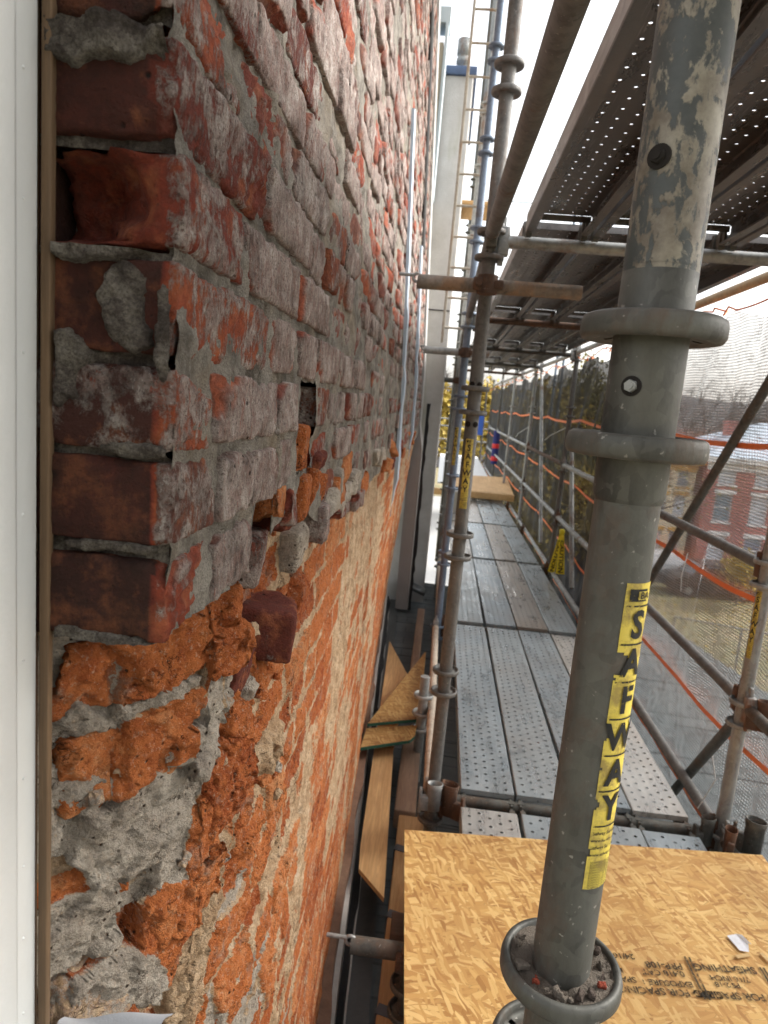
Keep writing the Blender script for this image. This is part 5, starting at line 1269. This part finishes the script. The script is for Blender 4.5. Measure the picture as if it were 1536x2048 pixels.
# ------------------------------------------------------------------ yard, houses and trees beyond the net
def m_lawn():
    g = G('autumn_lawn'); v = g.pos(); c = g.mix(g.ramp(g.noise(v, .35, 8, .7), [(.38, 0), (.62, 1)]), (.15, .14, .065), (.24, .19, .11)); c = g.mix(g.ramp(g.noise(v, 2.5, 7, .7), [(.5, 0), (.66, .8)]), c, (.13, .15, .04)); c = g.mix(g.ramp(g.noise(v, 9, 4, .7), [(.56, 0), (.66, .7)]), c, (.42, .22, .07))
    return g.done(c, .95, 0, g.bump(g.noise(v, 30, 4), .6, .03))
GZ = -8.0
m = MB(); n = 60; X, Y = np.meshgrid(np.linspace(-200, 260, n), np.linspace(-60, 420, n), indexing='ij'); P = np.stack([X.ravel(), Y.ravel(), np.full(X.size, GZ)], 1)
P[:, 2] += .10 * fbm(P * .05, 4, 3) * (Y.ravel() > 60); m.grid(P, n, n, flip=True); structure(m.build('ground', m_lawn()))
MAT_ASPH = m_plain('asphalt', (.055, .055, .058), .9, .25, 6); MAT_CONC = m_plain('pale_concrete', (.42, .41, .39), .9, .15, 4)
m = MB(); m.box((4.2, 13, GZ + .004), (9.5, 60, GZ + .02)); structure(m.build('alley_road', MAT_ASPH))
m = MB(); m.box((-12, 24, GZ + .004), (4.0, 60, GZ + .03)); structure(m.build('pavement', MAT_CONC))
m = MB(); m.box((9.5, 35.2, GZ + .004), (40, 37.2, GZ + .12)); structure(m.build('kerb_path', MAT_CONC))
def m_facade(name, c1, c2, mor):
    g = G(name); v = g.pos(); nd = g.n('TexBrick'); g.put(nd, 'Vector', g.rot(v, (math.pi / 2, 0, 0))); nd.inputs['Scale'].default_value = 1; nd.inputs['Brick Width'].default_value = .22; nd.inputs['Row Height'].default_value = .075; nd.inputs['Mortar Size'].default_value = .006
    for k, c in (('Color1', c1), ('Color2', c2), ('Mortar', mor)): nd.inputs[k].default_value = (*c, 1)
    return g.done(g.mix(g.ramp(g.noise(v, .9, 5), [(.4, 0), (.7, .5)]), nd.outputs[0], tuple(x * .7 for x in c1)), .9)
MAT_FBR = m_facade('red_house_brick', (.42, .14, .12), (.50, .18, .15), (.46, .38, .36)); MAT_CREAMW = m_plain('cream_render', (.72, .62, .45), .9, .15, 2)
def m_glass():
    g = G('window_glass'); v = g.pos(); return g.done(g.mix(g.noise(v, .6, 3), (.10, .15, .20), (.30, .38, .46)), .12, 0, None, .8)
MAT_GLASS = m_glass(); MAT_TRIMW = m_plain('white_trim', (.76, .76, .75), .6, .06); MAT_BLIND = m_plain('blue_blind', (.08, .17, .50), .7, .1); MAT_WBL = m_plain('white_blind', (.55, .58, .62), .7, .1)
MAT_SLATE = m_plain('pale_blue_slate', (.40, .47, .54), .6, .2, 3); MAT_OTRIM = m_plain('ochre_trim', (.62, .36, .09), .7, .1)
def house(x0, x1, y0, y1, z1, mat, label, cols, rows_, roofmat, rise, trim, over=.35, blind=None, chim=None, cw=.95):
    t = thing('house', ((x0 + x1) / 2, (y0 + y1) / 2, GZ), label, 'house', 'houses beyond the yard')
    # front wall pierced by windows
    xs = sorted([x0, x1] + [c for cc in cols for c in (cc, cc + cw)]); zs = sorted([GZ, z1] + [c for (a, b) in rows_ for c in (a, b)])
    m = MB()
    for i in range(len(xs) - 1):
        for j in range(len(zs) - 1):
            isw = any(abs(xs[i] - c) < 1e-6 for c in cols) and any(abs(zs[j] - a) < 1e-6 for (a, b) in rows_)
            if not isw: m.add([(xs[i], y0, zs[j]), (xs[i+1], y0, zs[j]), (xs[i+1], y0, zs[j+1]), (xs[i], y0, zs[j+1])], [(0, 1, 2, 3)])
            else:
                a, b, c, d = xs[i], xs[i+1], zs[j], zs[j+1]; q = .14
                m.add([(a,y0,c),(b,y0,c),(b,y0,d),(a,y0,d),(a,y0+q,c),(b,y0+q,c),(b,y0+q,d),(a,y0+q,d)], [(0,4,5,1),(1,5,6,2),(2,6,7,3),(3,7,4,0)])
    m.add([(x0,y0,GZ),(x0,y1,GZ),(x0,y1,z1),(x0,y0,z1)], [(0,1,2,3)]); m.add([(x1,y0,GZ),(x1,y1,GZ),(x1,y1,z1),(x1,y0,z1)], [(3,2,1,0)]); m.add([(x0,y1,GZ),(x1,y1,GZ),(x1,y1,z1),(x0,y1,z1)], [(0,3,2,1)])
    m.build('wall', mat, t)
    m = MB(); o = over; cx, cy = (x0 + x1) / 2, (y0 + y1) / 2; hw = max(.3, (x1 - x0) / 2 - (y1 - y0) / 2)
    m.add([(x0-o,y0-o,z1+.25),(x1+o,y0-o,z1+.25),(x1+o,y1+o,z1+.25),(x0-o,y1+o,z1+.25),(cx-hw,cy,z1+.25+rise),(cx+hw,cy,z1+.25+rise)], [(0,1,5,4),(1,2,5),(2,3,4,5),(3,0,4)]); m.build('roof', roofmat, t)
    m = MB(); m.box((x0-o, y0-o, z1 - .05), (x1+o, y0-o+.12, z1 + .245)); m.box((x0-.05, y0-.06, z1-.45), (x1+.05, y0-.003, z1-.05)); m.build('cornice', trim, t)
    for ci, c in enumerate(cols):
        for ri, (a, b) in enumerate(rows_):
            w = MB(); q = y0 + .10
            w.box((c, q, a), (c+.06, q+.05, b)); w.box((c+cw-.06, q, a), (c+cw, q+.05, b)); w.box((c+.06, q, b-.06), (c+cw-.06, q+.05, b)); w.box((c+.06, q, a), (c+cw-.06, q+.05, a+.06)); w.box((c+.06, q, (a+b)/2-.03), (c+cw-.06, q+.05, (a+b)/2+.03))
            wo_ = w.build('window', MAT_TRIMW, t)
            g_ = MB(); g_.add([(c+.06, q+.03, a+.06), (c+cw-.06, q+.03, a+.06), (c+cw-.06, q+.03, b-.06), (c+.06, q+.03, b-.06)], [(0,1,2,3)]); g_.build('pane', (blind[(ci + ri) % len(blind)] if blind else MAT_GLASS), wo_)
            l_ = MB(); l_.box((c-.10, y0-.05, b), (c+cw+.10, y0+.02, b+.22)); l_.box((c-.06, y0-.07, a-.10), (c+cw+.06, y0+.02, a)); l_.build('lintel_and_sill', trim, wo_)
    if chim:
        m = MB(); cx_, h_ = chim; m.box((cx_, cy-.6, z1), (cx_+.8, cy+.2, z1+h_)); m.box((cx_-.06, cy-.66, z1+h_), (cx_+.86, cy+.26, z1+h_+.12)); m.build('chimney', MAT_FBR, t)
    return t
house(14.35, 24.5, 38, 46, -1.72, MAT_FBR, 'red brick house with white window trim and pale blue roof', [14.95 + 1.88 * i for i in range(5)], [(-7.1, -5.7), (-4.95, -3.42), (-2.92, -1.95)], MAT_SLATE, 2.0, MAT_TRIMW, blind=[MAT_WBL, MAT_GLASS, MAT_WBL], chim=(16.4, 2.1))
house(10.6, 14.0, 38.6, 46, -2.0, MAT_CREAMW, 'cream rendered house with ochre trim left of the brick house', [11.0 + 1.02 * i for i in range(3)], [(-7.0, -5.8), (-5.0, -3.8), (-3.3, -2.35)], MAT_SLATE, 1.6, MAT_OTRIM, blind=[MAT_GLASS, MAT_WBL], cw=.62)
house(26, 36, 40, 49, -2.6, MAT_CREAMW, 'pale house far right behind the brick house', [27 + 2 * i for i in range(4)], [(-7.0, -5.6), (-5.0, -3.6)], MAT_SLATE, 2.2, MAT_TRIMW, blind=[MAT_GLASS])
# hills
m = MB(); n, k = 90, 16; X, T = np.meshgrid(np.linspace(-120, 260, n), np.linspace(0, 1, k), indexing='ij'); x = X.ravel(); t_ = T.ravel()
P = np.stack([x, 88 + 70 * t_, GZ + (13.0 + 3 * fbm(np.stack([x * .03, x * 0, x * 0], 1), 6, 3)) * np.sin(t_ * math.pi / 2)], 1); P[:, 2] += 1.2 * fbm(P * .12, 8, 3); m.grid(P, n, k, flip=True)
structure(m.build('hill', m_plain('wooded_hillside', (.045, .040, .038), .95, .45, .6, bump=.5)))
# trees
MAT_BARK = m_plain('grey_bark', (.085, .070, .058), .95, .3, 12, bump=.6)
def m_leaf(name, c1, c2):
    g = G(name); v = g.pos(); c = g.mix(g.ramp(g.noise(v, 1.6, 4), [(.35, 0), (.65, 1)]), c1, c2); return g.done(c, .7, 0, None, .3)
MAT_LY, MAT_LO, MAT_LG = m_leaf('yellow_leaves', (.30, .21, .04), (.48, .36, .07)), m_leaf('olive_leaves', (.15, .14, .04), (.27, .22, .06)), m_leaf('dull_green_leaves', (.055, .075, .025), (.10, .12, .04))
def limb(m, p, d, L, r, depth, rr, tips):
    q = p + d * L; m.tube(p, q, r, 6 if depth > 1 else 4, cap=False, r2=r * .68)
    tips.append(q)
    if depth == 0: return
    for _ in range(rr.choice((2, 3, 3))):
        a = Vector((rr.gauss(0, .55), rr.gauss(0, .55), rr.gauss(.12, .35))); limb(m, p + d * L * rr.uniform(.62, 1), (d + a).normalized(), L * rr.uniform(.62, .82), r * rr.uniform(.5, .68), depth - 1, rr, tips)
def leaves(m, tips, n, spread, size, rs_):
    T = np.array([t[:] for t in tips]); c = T[rs_.integers(0, len(T), n)] + rs_.normal(0, spread, (n, 3)); a = rs_.normal(0, 1, (n, 3)); a /= np.linalg.norm(a, axis=1, keepdims=True); b = np.cross(a, rs_.normal(0, 1, (n, 3))); b /= np.linalg.norm(b, axis=1, keepdims=True)
    s = size * rs_.uniform(.6, 1.3, (n, 1)); V = np.stack([c - a * s, c + b * s * .55, c + a * s, c - b * s * .55], 1).reshape(-1, 3)
    m.add(V, np.arange(n * 4).reshape(n, 4).tolist())
def tree(x, y, h, seed, label, leaf=None, nl=0, spread=.5, size=.14, depth=5, r=.16, cat='tree', name='tree', trunk_z=.38, group='trees beyond the netting'):
    rr = random.Random(seed); t = thing(name, (x, y, GZ), label, cat, group); m = MB(); tips = []
    limb(m, Vector((x, y, GZ - .1)), Vector((rr.gauss(0, .05), rr.gauss(0, .05), 1)).normalized(), h * trunk_z, r, depth, rr, tips); m.build('trunk', MAT_BARK, t)
    if leaf:
        m = MB(); leaves(m, tips[len(tips) // 6:], nl, spread, size, np.random.default_rng(seed)); m.build('crown', leaf, t)
    return t
tree(8.2, 34, 8.5, 2, 'bare tall tree left of the cream house', MAT_LO, 300, .5, .09)
tree(21.5, 60, 13, 3, 'bare spreading tree behind the brick house roof', None)
tree(12.5, 62, 12, 4, 'olive leaved tree rising behind the brick house roof', MAT_LO, 2600, .7, .20)
tree(14.3, 32.0, 2.3, 5, 'yellow green shrub tree on the lawn before the brick house', MAT_LY, 2200, .26, .09, 4, .06)
tree(4.3, 27, 5.6, 7, 'yellow leaved tree glowing through the black netting', MAT_LY, 7000, .45, .10)
tree(6.2, 33, 6.2, 8, 'olive leaved tree behind the black netting', MAT_LO, 7000, .5, .10)
tree(2.3, 46, 10.5, 9, 'bright yellow tree at the end of the walkway', MAT_LY, 6500, .6, .2)
tree(-.6, 50, 9.8, 10, 'golden tree left of the walkway end behind the posts', MAT_LY, 6000, .6, .2)
tree(9.8, 52, 8, 11, 'dull green tree far behind the cream house', MAT_LG, 5000, .7, .2)
tree(25.5, 55, 12.5, 12, 'tall bare tree at the far right behind the houses', None)
# far wood on the hill: one mass of bare trees
m = MB(); rs2 = np.random.default_rng(12)
for i in range(420):
    x, t_ = rs2.uniform(-60, 200), rs2.uniform(.05, .95); y = 88 + 70 * t_; z = GZ + 13 * math.sin(t_ * math.pi / 2) - 1; h = rs2.uniform(2.5, 5.5)
    m.tube((x, y, z), (x + rs2.normal(0, .3), y, z + h), .16, 4, cap=False, r2=.03)
    for _ in range(7):
        a = z + h * rs2.uniform(.3, .9); m.tube((x, y, a), (x + rs2.normal(0, 1.3), y + rs2.normal(0, .8), a + rs2.uniform(.6, 1.8)), .06, 3, cap=False, r2=.015)
o = m.build('far_wood', MAT_BARK); o['kind'] = 'stuff'; o['label'] = 'bare grey wood on the hillside behind the houses'
# fallen leaves and grass tufts
m = MB(); n = 5000; c = np.stack([rs2.uniform(9, 24, n), rs2.uniform(22, 37, n), np.full(n, GZ + .05)], 1); leaves(m, [Vector(q) for q in c], 2500, .02, .07, rs2); o = m.build('fallen_leaves', MAT_LY); o['kind'] = 'stuff'
# vehicles parked by the lawn
MAT_TYRE = m_plain('tyre_rubber', (.02, .02, .02), .9, .2)
def car(x, y, ang, mat, label, L=4.4, Wd=1.75, H=1.45):
    t = thing('parked_car', (x, y, GZ), label, 'car', 'vehicles parked beyond the roof')
    Mx = Matrix.Translation((x, y, GZ)) @ Matrix.Rotation(ang, 4, 'Z'); T = lambda P: np.array([Mx @ Vector(p) for p in P])
    prof = [(-L/2, .35), (-L/2, .78), (-L/2 + .35, .92), (-L/2 + .95, .98), (-L/2 + 1.5, H), (L/2 - 1.35, H), (L/2 - .45, 1.0), (L/2, .9), (L/2, .35)]
    m = MB(); n = len(prof); V = [(a, s * Wd / 2 * (1 if z < 1.05 else .84), z) for s in (-1, 1) for a, z in prof]; m.add(T(V), [tuple(range(n))[::-1], tuple(range(n, 2 * n))] + [(i, (i + 1) % n, n + (i + 1) % n, n + i) for i in range(n)]); b = m.build('body', mat, t)
    m = MB()
    for s in (-1, 1): V = [(-L/2 + 1.2, s * (Wd / 2 * .945), 1.04), (-L/2 + 1.6, s * Wd / 2 * .865, H - .07), (L/2 - 1.45, s * Wd / 2 * .865, H - .07), (L/2 - .85, s * (Wd / 2 * .945), 1.04)]; m.add(T(V), [(0, 1, 2, 3) if s < 0 else (3, 2, 1, 0)])
    V = [(-L/2 + .99, -.68, 1.02), (-L/2 + .99, .68, 1.02), (-L/2 + 1.44, .62, H - .05), (-L/2 + 1.44, -.62, H - .05)]; V = [(a - .015, b_, c_) for a, b_, c_ in V]; m.add(T(V), [(0, 1, 2, 3)]); m.build('windows', MAT_GLASS, t)
    for a in (-L/2 + .85, L/2 - .85):
        for s in (-1, 1):
            m = MB(); p, q = T([(a, s * (Wd/2 - .18), .32), (a, s * (Wd/2 + .02), .32)]); m.tube(p, q, .32, 20); w = m.build('wheel', MAT_TYRE, t)
            m = MB(); p, q = T([(a, s * (Wd/2 + .021), .32), (a, s * (Wd/2 + .03), .32)]); m.tube(p, q, .19, 14); m.build('rim', MAT_GALV2, w)
car(11.9, 36.0, R(8), m_plain('white_car_paint', (.72, .74, .76), .3, .03), 'white car parked before the houses behind the netting'); car(13.6, 33.6, R(4), m_plain('dark_car_paint', (.03, .032, .036), .3, .1), 'dark car parked nearer, left of the lawn', H=1.6); car(18.2, 34.0, R(-6), m_plain('red_car_paint', (.35, .03, .035), .3, .1), 'red car parked at the right before the brick house')
# low brick wall, chain fence and pier beyond the roof
m = MB(); m.box((3.6, 9.6, GZ), (9.0, 9.9, -4.2)); o = m.build('parapet_wall', m_facade('salmon_brick', (.52, .22, .16), (.58, .28, .2), (.42, .36, .32))); tag(o, 'salmon brick parapet wall just beyond the slate roof', 'parapet wall')
t = thing('chain_fence', (9.6, 22, GZ), 'grey chain link fence with thin posts before the lawn', 'fence')
MAT_CHAIN = m_net('chain_link_wire', .16, .22, (.45, .46, .46))
for i in range(5): m = MB(); m.tube((8.2 + 1.9 * i, 22.5 - .6 * i, GZ), (8.2 + 1.9 * i, 22.5 - .6 * i, GZ + 1.8), .035, 8); m.build('fence_post', MAT_GALV2, t)
m = MB(); m.tube((8.2, 22.5, GZ + 1.78), (15.8, 20.1, GZ + 1.78), .025, 8); m.build('top_rail', MAT_GALV2, t)
m = MB(); m.add([(8.2, 22.5, GZ), (15.8, 20.1, GZ), (15.8, 20.1, GZ + 1.75), (8.2, 22.5, GZ + 1.75)], [(0, 1, 2, 3)]); m.build('wire_mesh', MAT_CHAIN, t)
m = MB(); m.bbox((9.9, 17.0, GZ + 1.6), (.35, .35, 1.6), .03); m.bbox((9.9, 17.0, GZ + 3.26), (.43, .43, .07), .02); o = m.build('brick_pier', m_facade('dark_pier_brick', (.22, .13, .11), (.28, .17, .14), (.3, .27, .25))); tag(o, 'dark brick pier with a stone cap beyond the roof', 'pier')
# ------------------------------------------------------------------ lift everything to the lawn's level
for o in SC.objects:
    if o.parent is None and o.type != 'CAMERA' and o.type != 'LIGHT': o.location.z += Z0
